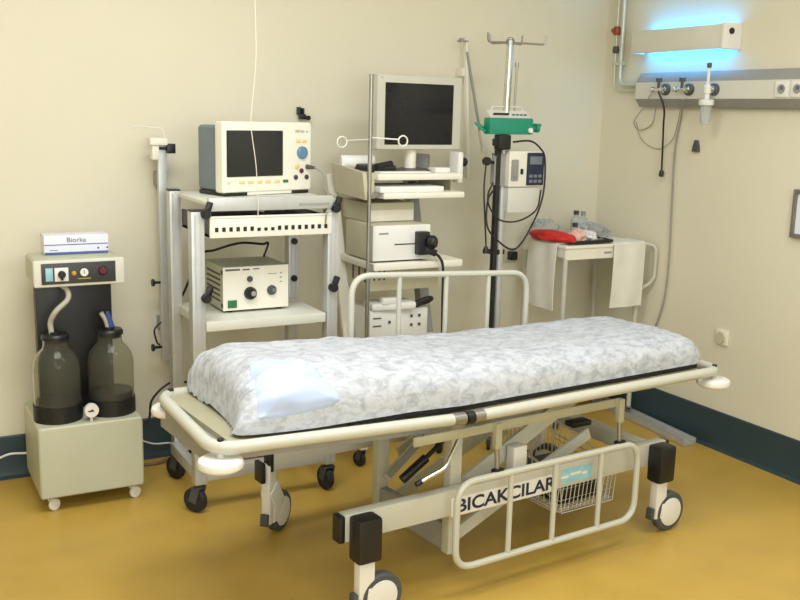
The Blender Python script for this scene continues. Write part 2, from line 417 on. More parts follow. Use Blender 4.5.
# wire basket
wb = MB(); b0, b1, c0, c1, e0, e1 = .84, 1.13, .11, .46, .118, .255
for k in range(15):
    u = b0+(b1-b0)*k/14
    wb.tube([(u, c0, e1), (u, c0+.015, e0), (u, c1-.015, e0), (u, c1, e1+.08)], .002, 5)
for k in range(12):
    v = c0+(c1-c0)*k/11; t = e1+.08*k/11
    wb.tube([(b0, v, t), (b0+.015, v, e0), (b1-.015, v, e0), (b1, v, t)], .002, 5)
for t in (.0, .33, .66, 1):
    i = .015*(1-t); r_ = .0028 if t in (0, 1) else .0018; zf = e0+(e1-e0)*t; zb = e0+(e1+.08-e0)*t
    wb.tube([(b0+i, c0+i, zf), (b1-i, c0+i, zf), (b1-i, c1-i, zb), (b0+i, c1-i, zb)], r_, 6, closed=True)
wb.bar((b0+.02, c0-.001, e1-.002), (b0+.02, c1, .29), .006, .004).bar((b1-.02, c0-.001, e1), (b1-.02, c1, .29), .006, .004)
wb.bar((b0+.02, .072, e1+.008), (b0+.02, c0+.005, e1), .01, .004).bar((b1-.02, .072, e1+.008), (b1-.02, c0+.005, e1), .01, .004)
bed(wb, 'wire_basket', 'white')
BZ = BM.to_3x3()
def bw(u, v, w): return BM @ V((u, v, w))
tag(MB().box((.87, .14, .126), (1.10, .40, .235), .03, 3, mtx=BM).build('equipment_bag', 'black', origin=bw(.94, .27, .126)), 'black bag lying in the wire basket below the stretcher', 'bag')

# mattress, sheet and pillow
def mat_w(u): return rail_w(u)+.012
mt = MB()
def _slab2(u0, u1):
    vs = [mt.bm.verts.new(BM @ V((u, v, mat_w(u)+d))) for u in (u0, u1) for v in (.0, .53) for d in (0, .028)]
    for q in ((0, 1, 3, 2), (4, 6, 7, 5), (0, 4, 5, 1), (2, 3, 7, 6), (0, 2, 6, 4), (1, 5, 7, 3)): mt.bm.faces.new([vs[i] for i in q])
_slab2(-.12, .288); _slab2(.288, 1.405)
bmesh.ops.remove_doubles(mt.bm, verts=mt.bm.verts, dist=.0005)
tag(mt.build('stretcher_mattress', 'mattress', origin=bw(.45, .28, .63)), 'black vinyl mattress showing as a thin dark edge under the white sheet', 'mattress')
U0, U1 = -.425, 1.435
def sheet_pt(u, s, wr=1.0):
    """u along the bed, s 0..1 round the section from the near hem over the top to the far hem"""
    e0 = max(0, (U0+.17-u)/.17); e1 = max(0, (u-(U1-.12))/.12)
    k = (1-min(1, max(e0, e1))**3.2)**(1/3.2)
    a = .277*(.80+.20*k if e0 > 0 else .86+.14*k); h = .133*max(.0, k)
    h *= 1 - .06*max(0, (u-.9)/.5)
    t_ = min(1, max(0, (.75-u)/.8)); bul = .034*t_*t_*(3-2*t_)
    th = PI*(1-s)                                        # PI = near side, 0 = far side
    cx, sz = math.cos(th), math.sin(th); n = 2/3.6
    x = math.copysign(abs(cx)**n, cx); z = abs(sz)**n
    v = .268 + a*x
    hem = -.012*min(1, max(0, (.1-u)/.3))
    w = mat_w(u)+.018 + hem + (h-.018-hem)*z + bul*z*z*k
    p = V((u - .055*max(0, 1-s*1.9)*min(1, max(0, (.1-u)/.5)), v, w))
    # crinkles: folds follow the end, fine creases over the top
    q = V((u*7, v*9, w*6))
    d = (noise.noise(q)*.007 + noise.noise(q*2.7+V((5, 0, 0)))*.006 + abs(noise.noise(q*1.6+V((0, 9, 2))))*.006)*z
    if e0 > 0: d += noise.noise(V((s*24, u*5, 3)))*.020*min(1, e0*1.5)*(.3+z)
    if e1 > 0: d += noise.noise(V((s*22, u*6, 8)))*.006*min(1, e1*1.5)
    edge = (1-z)
    p += V((0, x*.5, .8))*d*wr
    if edge > .5: p.w if False else None
    return p
sh = MB()
def _sp(i, j):
    # denser rows near the two ends
    t = i; u = U0 + (U1-U0)*(t*.0 + (t if .1 < t < .93 else t))
    return BM @ sheet_pt(u, .5-.5*math.cos(PI*j) if False else j)
NU, NS = 190, 64
us = [U0+(U1-U0)*(.5-.5*math.cos(PI*i/NU))*0.35+(U1-U0)*(i/NU)*.65 for i in range(NU+1)]
# even arc spacing round the superellipse
ss = []
for j in range(NS+1):
    t = j/NS; ss.append(t + .045*math.sin(2*PI*t)*(-1)*0)
g = [[sh.bm.verts.new(BM @ sheet_pt(u, s)) for s in ss] for u in us]
for i in range(NU):
    for j in range(NS): sh.bm.faces.new((g[i][j], g[i+1][j], g[i+1][j+1], g[i][j+1]))
sheet = sh.build('disposable_sheet', 'sheet', origin=bw(.45, .28, .65), angle=80)
tag(sheet, 'crinkled white disposable sheet stretched over the stretcher mattress', 'sheet')
# pillow: soft bluish white pad swelling out of the near head corner
PC = ((-.383, .012), (-.115, .06), (-.20, .44), (-.375, .47))
def pil(a, b):
    c = [V(p) for p in PC]
    q = (c[0]*(1-a)+c[1]*a)*(1-b) + (c[3]*(1-a)+c[2]*a)*b
    ra = (abs(2*a-1)**4); rb = (abs(2*b-1)**4)
    q = q*(1-.14*min(1, ra*rb)) + (c[0]+c[1]+c[2]+c[3])/4*(.14*min(1, ra*rb))
    e = min(a, 1-a, b, 1-b)*2
    lift = -.005 + .017*min(1, e*3)**.7 + .012*e
    lift += .004*noise.noise(V((a*4, b*5, 1))) - .010*math.exp(-((b-.42-.1*a)/.07)**2)*a
    p = sheet_pt(q.x, q.y, 1); e_ = .01
    n = (sheet_pt(q.x+e_, q.y, 0)-sheet_pt(q.x-e_, q.y, 0)).cross(sheet_pt(q.x, q.y+e_, 0)-sheet_pt(q.x, q.y-e_, 0)).normalized()
    if n.z < 0: n = -n
    if n.z < .2 and n.y > 0: n = -n
    return BM @ (p + n*lift)
pm = MB().grid(pil, 40, 40)
pw = pm.build('pillow', 'pillow', origin=bw(-.28, .1, .72), angle=80)
tag(pw, 'bluish white pillow bulging at the head end of the stretcher sheet', 'pillow')

# ------------------------------------------------------------------ suction machine
SU = thing('suction_pump', (.68, 3.88, 0), 'putty coloured suction pump on wheels with a black back panel and control head', 'suction pump')
MB().box((.484, 3.70, .062), (.878, 4.08, .347), .014, 3).build('cabinet', 'putty', SU)
for x, y, hd in ((.525, 3.735, .5), (.835, 3.735, .4), (.525, 4.04, 2), (.835, 4.04, 2)):
    swivel(SU, x, y, .024, hd, 'white', 'white', top=.066, trail=.6)
MB().box((.528, 3.925, .34), (.818, 3.98, .88), .004).build('back_panel', 'black', SU)
hd = MB().box((.505, 3.78, .870), (.843, 3.80, .973), .009, 3).build('control_head', 'shelf', SU)
MB().box((.508, 3.798, .873), (.841, 4.02, .974), .02, 3).build('rear_hood', 'putty', SU)
fp = MB().box((.533, 3.7765, .882), (.806, 3.781, .962), .002).build('front_panel', 'dark', hd)
fz = 3.7768
MB().box((.548, fz-.002, .895), (.574, fz, .945), .0005).build('power_label', 'lblue', hd)
MB().box((.580, fz-.003, .893), (.630, fz, .945), .001).build('switch_plate', 'white', hd)
MB().lathe([(0, .016), (.011, .016), (.014, .012), (.014, 0)], (.605, fz-.003, .920), (0, -1, 0), 20).box((.601, fz-.021, .899), (.609, fz-.003, .932), .002).build('rotary_switch', 'black', hd)
MB().lathe([(0, .006), (.006, .005), (.0095, 0)], (.651, fz, .921), (0, -1, 0), 16).build('indicator_lamp', 'amber', hd)
MB().lathe([(0, .006), (.014, .006), (.0155, .004), (.0155, 0)], (.688, fz, .923), (0, -1, 0), 24).build('dial', 'white', hd)
MB().box((.686, fz-.0072, .918), (.6885, fz-.006, .932)).build('dial_needle', 'ink', hd)
MB().lathe([(0, .012), (.012, .012), (.017, .006), (.018, 0)], (.757, fz, .927), (0, -1, 0), 20).build('vacuum_knob', 'dred', hd)
MB().box((.665, fz-.001, .898), (.712, fz, .901)).build('panel_print', 'amber', hd)
for i, (jx, jy) in enumerate(((.578, 3.815), (.785, 3.825))):
    J = thing('collection_jar', (jx, jy, .347), ['glass suction jar on the left of the putty cabinet, grey hose at its lid', 'glass suction jar on the right of the putty cabinet, blue tip at its lid'][i], 'jar', group='suction jars')
    z0 = .351
    prof = [(0, 0), (.078, 0), (.086, .008), (.088, .03), (.088, .205), (.082, .235), (.066, .262), (.05, .278), (.047, .290), (.047, .312),
            (.0435, .312), (.0435, .289), (.047, .275), (.063, .259), (.079, .232), (.0845, .204), (.0845, .03), (.082, .012), (.076, .006), (0, .006)]
    MB().lathe(prof, (jx, jy, z0), seg=40).build('glass_body', 'glass', J)
    MB().lathe([(0, .0065), (.075, .0065), (.0835, .03), (.0835, .085 if i else .072), (0, .085 if i else .072)], (jx, jy, z0), seg=40).build('dark_fluid', 'liquid', J)
    MB().lathe([(.089, 0), (.092, 0), (.092, .062), (.089, .062)], (jx, jy, .347), seg=40).build('holder_ring', 'black', J)
    lid = MB().lathe([(0, .300), (.0425, .300), (.0425, .313), (.052, .313), (.052, .326), (.046, .334), (.02, .334), (.02, .342), (0, .342)], (jx, jy, z0), seg=32).build('lid', 'black', J)
    if i == 0:
        MB().tube(spline([(jx-.012, jy, z0+.335), (jx-.014, jy, z0+.38), (jx+.005, jy-.02, z0+.425), (jx+.05, jy-.01, z0+.465), (jx+.052, jy, z0+.50), (jx+.03, jy+.01, .872)], 8), .0105, 12).build('hose', 'hose', J)
    else:
        MB().tube(spline([(jx-.006, jy, z0+.335), (jx-.012, jy, z0+.365), (jx-.03, jy, z0+.40)], 6), .009, 12).build('hose', 'hose', J)
        MB().cyl((jx+.01, jy, z0+.335), (jx-.008, jy-.01, z0+.405), .013, .007).build('blue_connector', 'bluetip', J)
ga = at_y(92, 411, 3.715)
G = MB().lathe([(0, 0), (.026, 0), (.027, .004), (.027, .02), (0, .022)], ga, (0, 1, 0), 28).cyl(ga+V((0, .015, -.02)), (ga.x, ga.y+.015, .346), .006).build('vacuum_gauge', 'white', SU)
MB().box((ga.x-.014, ga.y-.0012, ga.z-.003), (ga.x+.008, ga.y, ga.z+.002)).box((ga.x-.003, ga.y-.0012, ga.z-.002), (ga.x+.003, ga.y, ga.z+.006)).build('needle', 'black', G)
a = at_z(44.5, 255, .976); b = at_z(110, 253, .976)
BX = thing('carton', ((a.x+b.x)/2, a.y+.06, .975), 'flat white and blue printed carton on top of the suction pump', 'box')
y0 = a.y
MB().box((a.x, y0, .976), (b.x, y0+.09, 1.050), .001).build('card_body', 'boxwhite', BX)
MB().box((a.x+.001, y0-.0008, .9765), (b.x-.001, y0, .984)).box((a.x+.001, y0-.0008, 1.011), (b.x-.001, y0, 1.0145)).build('blue_band', 'lbluebox', BX)
MB().text('Biorka', (a.x+.085, y0-.0006, 1.022), (1, 0, 0), (0, 0, 1), .072, .018).build('brand_print', 'ink', BX)
MB().box((a.x+.2, y0-.0008, .992), (a.x+.206, y0, .999)).box((a.x+.235, y0-.0008, .993), (a.x+.241, y0, 1.0)).box((a.x+.02, y0-.0008, .991), (a.x+.05, y0, .993)).build('small_print', 'navy', BX)
# cables on the floor near the left wall
cable('power_cable', [at_y(-25, 462, 4.15), at_y(-4, 459, 4.15), at_y(10, 454, 4.14), at_y(26, 453, 4.13), (.60, 4.085, .12)], .005, 'wcable', 'white cable running along the skirting to the left of the suction pump')
cable('power_cable', [(.87, 4.09, .17), at_y(150, 443, 4.14), at_y(170, 443, 4.14), at_y(190, 446, 4.14), at_y(215, 450, 4.14)], .004, 'wcable', 'thin white cable across the skirting between suction pump and stretcher')
cable('power_cable', [(.87, 4.08, .06), (.93, 4.08, .012), (1.0, 4.06, .008), (1.08, 4.07, .02), (1.2, 4.08, .06), (1.35, 4.1, .05)], .007, 'brown', 'brown cable lying on the floor between suction pump and stretcher')
cable('power_cable', [(.874, 3.95, .20), at_y(148, 420, 4.02), at_y(152, 400, 4.02), at_y(168, 384, 4.02), at_y(185, 382, 4.04), at_y(215, 384, 4.06)], .005, 'cable', 'black cable arching up from the suction pump behind the stretcher')

# ------------------------------------------------------------------ monitor cart (aluminium)
CT = thing('monitor_cart', (1.31, 3.68, 0), 'aluminium equipment cart with black clamps, carrying the patient monitor', 'cart')
def post(x0, x1, y0, y1, z0, z1):
    p = MB().box((x0, y0, z0), (x1, y1, z1), .004)
    for k in (-1, 1): p.box(((x0+x1)/2+k*(x1-x0)*.22-.003, y0-.0015, z0+.01), ((x0+x1)/2+k*(x1-x0)*.22+.003, y0+.001, z1-.01))
    o = p.build('post', 'alu', CT)
    MB().box((x0, y0, z1), (x1, y1, z1+.006), .002).build('post_cap', 'black', o)
post(1.014, 1.064, 3.46, 3.51, .12, 1.176); post(1.560, 1.606, 3.46, 3.51, .12, 1.19)
post(1.036, 1.082, 3.83, 3.88, .12, 1.222); post(1.545, 1.591, 3.83, 3.88, .12, 1.195)
for z in (.13,):
    MB().box((1.064, 3.465, z), (1.56, 3.505, z+.05), .004).build('base_rail', 'alu', CT)
    MB().box((1.08, 3.835, z), (1.545, 3.875, z+.05), .004).build('base_rail', 'alu', CT)
    for x in (1.019, 1.565): MB().box((x, 3.51, z), (x+.036, 3.83, z+.05), .004).build('base_rail', 'alu', CT)
for x, y, h_ in ((1.035, 3.485, 2.2), (1.582, 3.485, 1.7), (1.06, 3.86, 2.0), (1.57, 3.86, 1.4)):
    swivel(CT, x, y, .05, h_, 'rubber', 'dgrey', top=.125, trail=.35)
td = MB().box((1.072, 3.47, 1.196), (1.60, 3.93, 1.212), .004).build('top_shelf', 'shelf', CT)
MB().box((1.078, 3.452, 1.176), (1.578, 3.472, 1.227), .004).build('shelf_front_bar', 'alu', CT)
MB().box((1.435, 3.4505, 1.19), (1.56, 3.452, 1.2)).build('shelf_label', 'grey', CT)
for (x, z, n_) in ((1.07, 1.18, 'a'), (1.592, 1.19, 'b'), (1.068, .866, 'a'), (1.585, .875, 'b')):
    MB().lathe([(0, .018), (.014, .018), (.018, .012), (.018, -.02), (0, -.02)], (x-.004, 3.45, z-.012), (0, -1, 0), 20).bar((x, 3.452, z-.01), (x+.014, 3.452, z+.032), .024, .022, bev=.006).build('clamp', 'black', CT)
dr = MB().box((1.082, 3.455, 1.076), (1.574, 3.468, 1.156), .004).build('drawer_front', 'offwhite', CT)
sl = MB()
for k in range(17):
    x = 1.108+.0275*k; hh = .012 if k in (6, 7, 8) else .0165; z = 1.108 if k not in (6, 7, 8) else 1.105
    sl.box((x-.0065, 3.4535, z-hh/2), (x+.0065, 3.456, z+hh/2))
sl.build('slot_row', 'black', dr)
MB().box((1.082, 3.4525, 1.150), (1.574, 3.457, 1.158), .001).build('drawer_lip', 'white', dr)
MB().box((1.085, 3.468, 1.078), (1.57, 3.83, 1.088)).box((1.085, 3.468, 1.078), (1.093, 3.83, 1.15)).box((1.562, 3.468, 1.078), (1.57, 3.83, 1.15)).build('drawer_tray', 'dark', dr)
tl = MB()
for k in range(9):
    x = 1.12+.048*k; tl.bar((x, 3.5, 1.15), (x+.05*random.uniform(-1, 1), 3.6, 1.158), .012, .01)
tl = MB().box((1.10, 3.49, 1.089), (1.35, 3.75, 1.155), .012).build('cable_pouch', 'black', origin=(1.22, 3.62, 1.089))
tag(tl, 'black pouch tucked in the open drawer under the patient monitor', 'pouch')
tag(MB().box((1.38, 3.49, 1.089), (1.54, 3.7, 1.15), .01).build('cable_pouch', 'navy', origin=(1.46, 3.6, 1.089)), 'dark blue pouch at the right end of the open drawer', 'pouch')
ls = MB().box((1.066, 3.462, .722), (1.556, 3.87, .760), .005).build('lower_shelf', 'shelf', CT)
for y in (3.55, 3.75): MB().box((1.545, y, .70), (1.575, y+.03, .722), .003).build('shelf_bracket', 'black', CT)
for z in (.84, 1.0): MB().lathe([(0, .016), (.011, .016), (.014, .01), (.014, 0)], (1.568, 3.829, z), (0, -1, 0), 16).build('post_knob', 'black', CT)

# patient monitor
pmz = 1.213
MO = thing('patient_monitor', (1.398, 3.70, pmz), 'cream patient monitor with dark screen and blue dial on the aluminium cart', 'monitor', math.radians(15))
MM = BASE[MO]
def mo(mb, name, m, p=None): return mb.build(name, m, p or MO, local=True)
W2 = .217
mo(MB().box((-W2+.012, .03, .014), (W2-.012, .19, .272), .02, 3), 'rear_case', 'bluegrey')
fr = mo(MB().box((-W2, -.012, .012), (W2, .045, .288), .012, 3), 'front_bezel', 'offwhite')
mo(MB().box((-.199, -.016, .075), (.068, -.010, .254), .004), 'screen', 'screen2', fr)
for i, x in enumerate((-.196, -.142, -.1, -.058, -.016, .028)): mo(MB().box((x, -.0145, .046), (x+.026 if i else x+.012, -.011, .058), .002), 'soft_key', 'yellow', fr)
mo(MB().box((.07, -.0145, .046), (.096, -.011, .058), .002), 'power_key', 'ledgreen', fr)
mo(MB().lathe([(0, .014), (.02, .013), (.025, .008), (.026, 0)], (.166, -.012, .166), (0, -1, 0), 28), 'control_dial', 'knobblue', fr)
mo(MB().box((.134, -.0145, .205), (.158, -.011, .218), .002), 'soft_key', 'yellow', fr)
mo(MB().box((.166, -.0145, .205), (.190, -.011, .218), .002), 'soft_key', 'yellow', fr)
mo(MB().text('PETAS', (.132, -.0125, .247), (1, 0, 0), (0, 0, 1), .045, .009), 'brand_lettering', 'ink', fr)
mo(MB().box((.185, -.0132, .247), (.198, -.012, .255)), 'model_print', 'lblue', fr)
for i, (x, z, c) in enumerate(((.14, .11, 'yellow'), (.163, .092, 'dred'), (.134, .066, 'dark'), (.19, .066, 'dark'))):
    mo(MB().lathe([(0, .006), (.006, .006), (.010, .004), (.010, 0)], (x, -.012, z), (0, -1, 0), 16), 'socket', c, fr)
mo(MB().cyl((.192, -.012, .108), (.205, -.05, .105), .010, .006), 'plug', 'dgrey', fr)
mo(MB().box((-.205, -.008, 0), (-.10, .18, .016), .004), 'foot', 'black')
mo(MB().box((.12, -.008, 0), (.205, .18, .016), .004), 'foot', 'black')
mo(MB().box((-.10, -.006, .001), (.12, .2, .016), .003), 'plinth', 'offwhite')
def mw(x, y, z): return MM @ V((x, y, z))
cable('sensor_cable', [mw(.203, -.05, .105), mw(.205, -.10, .085), mw(.212, -.11, .02), mw(.205, -.18, -.01), (1.545, 3.435, 1.17), (1.54, 3.44, 1.12)], .0035, 'gcable', 'grey sensor cable hanging from the patient monitor socket')
cd_ = [at_y(255, -190, 3.40), at_y(255, -60, 3.40), at_y(255, 0, 3.41), at_y(256, 60, 3.42), at_y(251, 118, 3.425), at_y(252, 135, 3.425), at_y(256, 165, 3.425), at_y(258, 200, 3.435), at_y(258, 216, 3.44)]
cd_[0].z = H
cable('ceiling_string', cd_, .0017, 'string', 'thin white cord hanging from the ceiling in front of the patient monitor', 'cord')

# electrosurgical style box on the lower shelf
EB = thing('power_unit', (1.31, 3.71, .760), 'small cream power unit with two round knobs on the lower shelf', 'power unit')
x0, x1, y0, y1, z0, z1 = 1.176, 1.445, 3.59, 3.83, .770, .942
MB().box((x0, y0+.004, z0), (x1, y1, z1), .003).build('case', 'putty', EB)
vt = MB()
for k in range(6): vt.box((x0-.001, y0+.04, z0+.03+.021*k), (x0+.001, y1-.03, z0+.038+.021*k))
vt.build('vent_slots', 'dark', EB)
fp = MB().box((x0-.002, y0, z0), (x1+.002, y0+.005, z1), .002).build('front_panel', 'offwhite', EB)
px = lambda a: x0+(x1-x0)*a
pz = lambda a: z1-(z1-z0)*a
def knob(name, a, b, r, h, m, mk=None):
    o = MB().lathe([(0, h), (r*.75, h), (r*.85, h*.8), (r, h*.3), (r, 0)], (px(a), y0, pz(b)), (0, -1, 0), 24).build(name, m, fp)
    if mk: MB().lathe([(0, .003), (r*.4, .003), (r*.4, 0)], (px(a)+r*.25, y0-h, pz(b)+r*.05), (0, -1, 0), 14).build('knob_cap', mk, fp)
knob('mode_knob', .40, .29, .012, .01, 'dgrey')
knob('power_knob', .405, .62, .026, .022, 'black', 'grey')
knob('output_socket', .74, .58, .02, .012, 'dgrey', 'steel')
MB().box((px(.06), y0-.004, pz(.94)), (px(.20), y0, pz(.76)), .002).build('green_switch', 'ledgreen', fp)
MB().box((px(.03), y0-.001, pz(.085)), (px(.25), y0, pz(.04))).box((px(.29), y0-.001, pz(.085)), (px(.40), y0, pz(.05))).box((px(.45), y0-.001, pz(.075)), (px(.55), y0, pz(.05))).build('brand_print', 'ink', fp)
MB().box((px(.69), y0-.001, pz(.20)), (px(.82), y0, pz(.19))).box((px(.87), y0-.001, pz(.2)), (px(.9), y0, pz(.18))).box((px(.87), y0-.001, pz(.3)), (px(.9), y0, pz(.28))).box((px(.87), y0-.001, pz(.4)), (px(.9), y0, pz(.38))).build('scale_print', 'ink', fp)
ft = MB()
for (fx, fy) in ((x0+.03, y0+.03), (x1-.03, y0+.03), (x0+.03, y1-.03), (x1-.03, y1-.03)): ft.lathe([(0, 0), (.012, 0), (.014, .011), (0, .011)], (fx, fy, .760), seg=14)
ft.build('rubber_feet', 'rubber', EB)
for zz in (z0+.02, z1-.02): MB().box((x0-.006, y0+.002, zz-.008), (x0+.008, y0+.018, zz+.008), .003).build('corner_bumper', 'black', EB)
cable('supply_cable', [(1.42, 3.80, .943), (1.44, 3.80, 1.0), at_y(262, 244, 3.80), at_y(240, 243, 3.80), at_y(215, 250, 3.80), at_y(200, 256, 3.80), at_y(185, 290, 3.92), at_y(181, 298, 3.95)], .005, 'cable', 'black supply cable curving up behind the cream power unit')

# wall mast left of the cart
WR = thing('wall_mast', (1.075, 4.1, .48), 'pale upright wall mast with black knobs to the left of the aluminium cart', 'wall mast')
ym = 4.06
p0, p1 = at_y(158.5, 172, ym), at_y(166, 172, ym); bt_ = at_y(163, 361, ym)
MB().box((p0.x, ym, bt_.z), (p1.x+.006, ym+.03, 1.40), .003).build('upright', 'alu', WR)
for z in (.62, 1.25): MB().box((p0.x+.006, ym+.03, z-.03), (p1.x-.004, DEPTH, z+.03), .003).build('wall_fixing', 'grey', WR)
q = at_y(170.5, 148.5, ym-.005); MB().box((q.x-.018, ym-.02, q.z-.02), (q.x+.018, ym+.015, q.z+.02), .003).box((p0.x, ym-.004, q.z-.006), (q.x, ym+.004, q.z+.006)).build('square_knob', 'black', WR)
q = at_y(155, 145, ym); MB().box((q.x-.02, ym-.03, q.z-.06), (q.x+.01, ym+.02, q.z+.015), .006).box((q.x-.03, ym-.04, q.z), (p1.x, ym+.02, q.z+.03), .006).build('bracket', 'offwhite', WR)
a, b = at_y(132, 126, ym), at_y(163, 128, ym)
MB().tube(fillet([a, b, (b.x+.008, ym, b.z-.07)], .02), .003, 6).build('wire_arm', 'white', WR)
for yy in (283, 348):
    q = at_y(156, yy, ym); MB().cyl((p0.x+.002, ym+.01, q.z), (q.x-.005, ym+.01, q.z), .006).lathe([(0, 0), (.014, 0), (.017, .006), (.014, .012), (0, .012)], (q.x-.016, ym+.01, q.z), (1, 0, 0), 16).build('side_knob', 'black', WR)
MB().tube(spline([at_y(161, 322, ym-.004), at_y(154.5, 330, ym-.004), at_y(157, 342, ym-.004), at_y(160, 345, ym-.004)], 6), .004, 8).build('black_loop', 'black', WR)
cl = at_y(303, 116, DEPTH-.02)
tag(MB().box((cl.x-.025, DEPTH-.03, cl.z+.005), (cl.x-.012, DEPTH, cl.z+.04), .003).box((cl.x-.005, DEPTH-.03, cl.z+.0), (cl.x+.004, DEPTH, cl.z+.035), .003).box((cl.x-.02, DEPTH-.03, cl.z-.015), (cl.x+.012, DEPTH-.012, cl.z+.008), .003)
    .lathe([(0, 0), (.011, 0), (.011, .014), (0, .014)], (cl.x+.022, DEPTH-.02, cl.z-.008), (0, -1, 0), 14).build('wall_clip', 'black', origin=cl), 'small black clip on the back wall above the patient monitor', 'clip')

# ------------------------------------------------------------------ video cart
VC = thing('video_cart', (2.05, 3.85, 0), 'white video cart with slanted legs and stacked shelves under the flat screen', 'cart')
tz = 1.297
MB().box((1.862, 3.63, 1.268), (2.282, 4.03, tz), .008).build('top_shelf', 'offwhite', VC)
MB().box((1.885, 3.615, 1.19), (2.285, 4.0, 1.217), .008).build('keyboard_shelf', 'offwhite', VC)
MB().box((1.845, 3.66, 1.19), (1.862, 4.0, tz)).build('shelf_web', 'beige', VC)
MB().box((2.262, 3.70, 1.19), (2.275, 4.0, tz)).build('shelf_web', 'beige', VC)
sp = MB().prism([(3.63, 1.188), (3.93, 1.20), (3.98, 1.325), (3.66, 1.30)], (1.805, 0, 0), (0, 1, 0), (0, 0, 1), .018).build('side_panel', 'beige', VC)
lt = at_y(466, 156, 3.68); lb = at_y(463, 177, 3.66)
MB().box((2.286, 3.68, 1.25), (2.312, 3.76, 1.385), .006).build('side_bracket', 'white', VC)
q = at_y(471, 162, 3.72); MB().lathe([(0, 0), (.014, 0), (.02, .006), (.02, .022), (.014, .03), (0, .03)], (2.322, 3.72, q.z), (1, 0, 0), 18).cyl((2.30, 3.72, q.z), (2.325, 3.72, q.z), .006).build('bracket_knob', 'black', VC)
for x, m_ in ((1.828, 'offwhite'), (2.232, 'grey')):
    l = MB().bar((x, 4.03, 1.27), (x, 3.70, .09), .028 if m_ != 'grey' else .055, .05, up=(1, 0, 0), bev=.004).build('leg', m_, VC)
    if m_ == 'grey': l['label'] = 'grey slanted leg'
    MB().box((x-.02, 3.64, .085), (x+.02, 4.10, .125), .006).build('foot_bar', 'offwhite', VC)
MB().box((1.848, 3.84, .09), (2.212, 3.88, .12), .004).build('foot_bar', 'offwhite', VC)
for x, y, h_ in ((1.828, 3.67, 1.9), (2.232, 3.67, 1.3), (1.828, 4.07, 1.0), (2.232, 4.07, 1.0)): swivel(VC, x, y, .034, h_, 'rubber', 'dgrey', top=.09, trail=.35)
MB().box((1.825, 3.575, .893), (2.262, 3.93, .924), .006).build('middle_shelf', 'offwhite', VC)
MB().box((1.845, 3.66, .525), (2.255, 3.93, .55), .006).build('bottom_shelf', 'offwhite', VC)
q0 = at_y(371.5, 74, 3.56); q1 = at_y(368, 335, 3.56); hx = q0.x
hr_ = MB().cyl((hx, 3.56, .50), (hx, 3.56, q0.z), .0085, seg=12).bar((hx, 3.56, 1.21), (1.862, 3.63, 1.21), .014, .02).bar((hx, 3.56, .91), (1.83, 3.60, .91), .014, .02).build('hanger_rod', 'steel', VC)
for (rx, ry, s_) in ((403, 141, 1), (342, 142, -1)):
    c = at_y(rx, ry, 3.545); st = V((hx, 3.56, c.z+.012))
    rg = [c+V((math.cos(2*PI*k/20), 0, math.sin(2*PI*k/20)))*.021 for k in range(20)]
    MB().tube(rg, .0034 if s_ > 0 else .0026, 8, closed=True).tube([st, c+V((-s_*.021, 0, .006))], .003 if s_ > 0 else .0016, 8).build('ring_hook', 'white' if s_ > 0 else 'wcable', hr_)
# flat screen
LM = thing('flat_screen', (2.12, 3.79, tz), 'flat screen with a cream frame and dark glass on top of the video cart', 'screen', math.radians(5))
def lm(mb, name, m, p=None): return mb.build(name, m, p or LM, local=True)
zb, zt = .095, .412
hs = lm(MB().box((-.222, -.045, zb), (.222, -.005, zt), .008, 3), 'housing', 'cream')
lm(MB().box((-.15, -.01, zb+.04), (.15, .03, zt-.05), .012), 'rear_cover', 'grey', hs)
lm(MB().box((-.184, -.047, zb+.022), (.174, -.044, zt-.034), .001), 'screen_glass', 'screen', hs)
lm(MB().box((-.205, -.0465, zt-.018), (-.198, -.044, zt-.012)), 'badge', 'grey', hs)
lm(MB().cyl((-.018, .0, .01), (-.018, .0, zb+.1), .026, seg=20), 'neck', 'offwhite')
lm(MB().lathe([(0, 0), (.10, 0), (.10, .006), (.05, .013), (0, .014)], (-.01, .0, .001), seg=32), 'stand_foot', 'dark')
# things on the top shelf
c = at_y(343, 158, 3.86); d = at_y(372, 157, 3.80)
rl = MB().lathe([(.010, 0), (.030, 0), (.030, .15), (.010, .15)], (1.815, 3.90, 1.331), (1, -.25, 0), 24).build('paper_roll', 'paper', origin=(1.85, 3.88, 1.33))
tag(rl, 'white paper roll lying across the left of the video cart', 'paper roll')
tag(MB().box((1.87, 3.70, tz), (1.99, 3.90, tz+.030), .012, 3).cyl((1.885, 3.69, tz+.025), (1.98, 3.74, tz+.035), .014, seg=12).build('camera_head', 'black', origin=(1.93, 3.8, tz)), 'black camera piece lying on the cart shelf beside the paper roll', 'camera head')
tag(MB().box((2.155, 3.655, tz), (2.23, 3.72, tz+.022), .004).build('adapter_box', 'white', origin=(2.2, 3.7, tz)), 'small white box at the right front of the top shelf', 'box')
tag(MB().bar((2.16, 3.93, tz+.04), (2.24, 3.86, tz+.035), .06, .07, bev=.012).build('grey_pad', 'grey', origin=(2.2, 3.9, tz)), 'grey pad behind the small white box on the top shelf', 'pad')
tag(MB().box((1.875, 3.632, tz), (2.12, 3.69, tz+.007), .002).build('paper_sheet', 'paper', origin=(2.0, 3.66, tz)), 'sheet of paper along the front of the top shelf', 'paper')
tag(MB().box((1.87, 3.62, 1.217), (2.18, 3.85, 1.241), .004).build('keyboard', 'paper', origin=(2.02, 3.73, 1.217)), 'white keyboard lying on the pull-out shelf below the flat screen', 'keyboard')
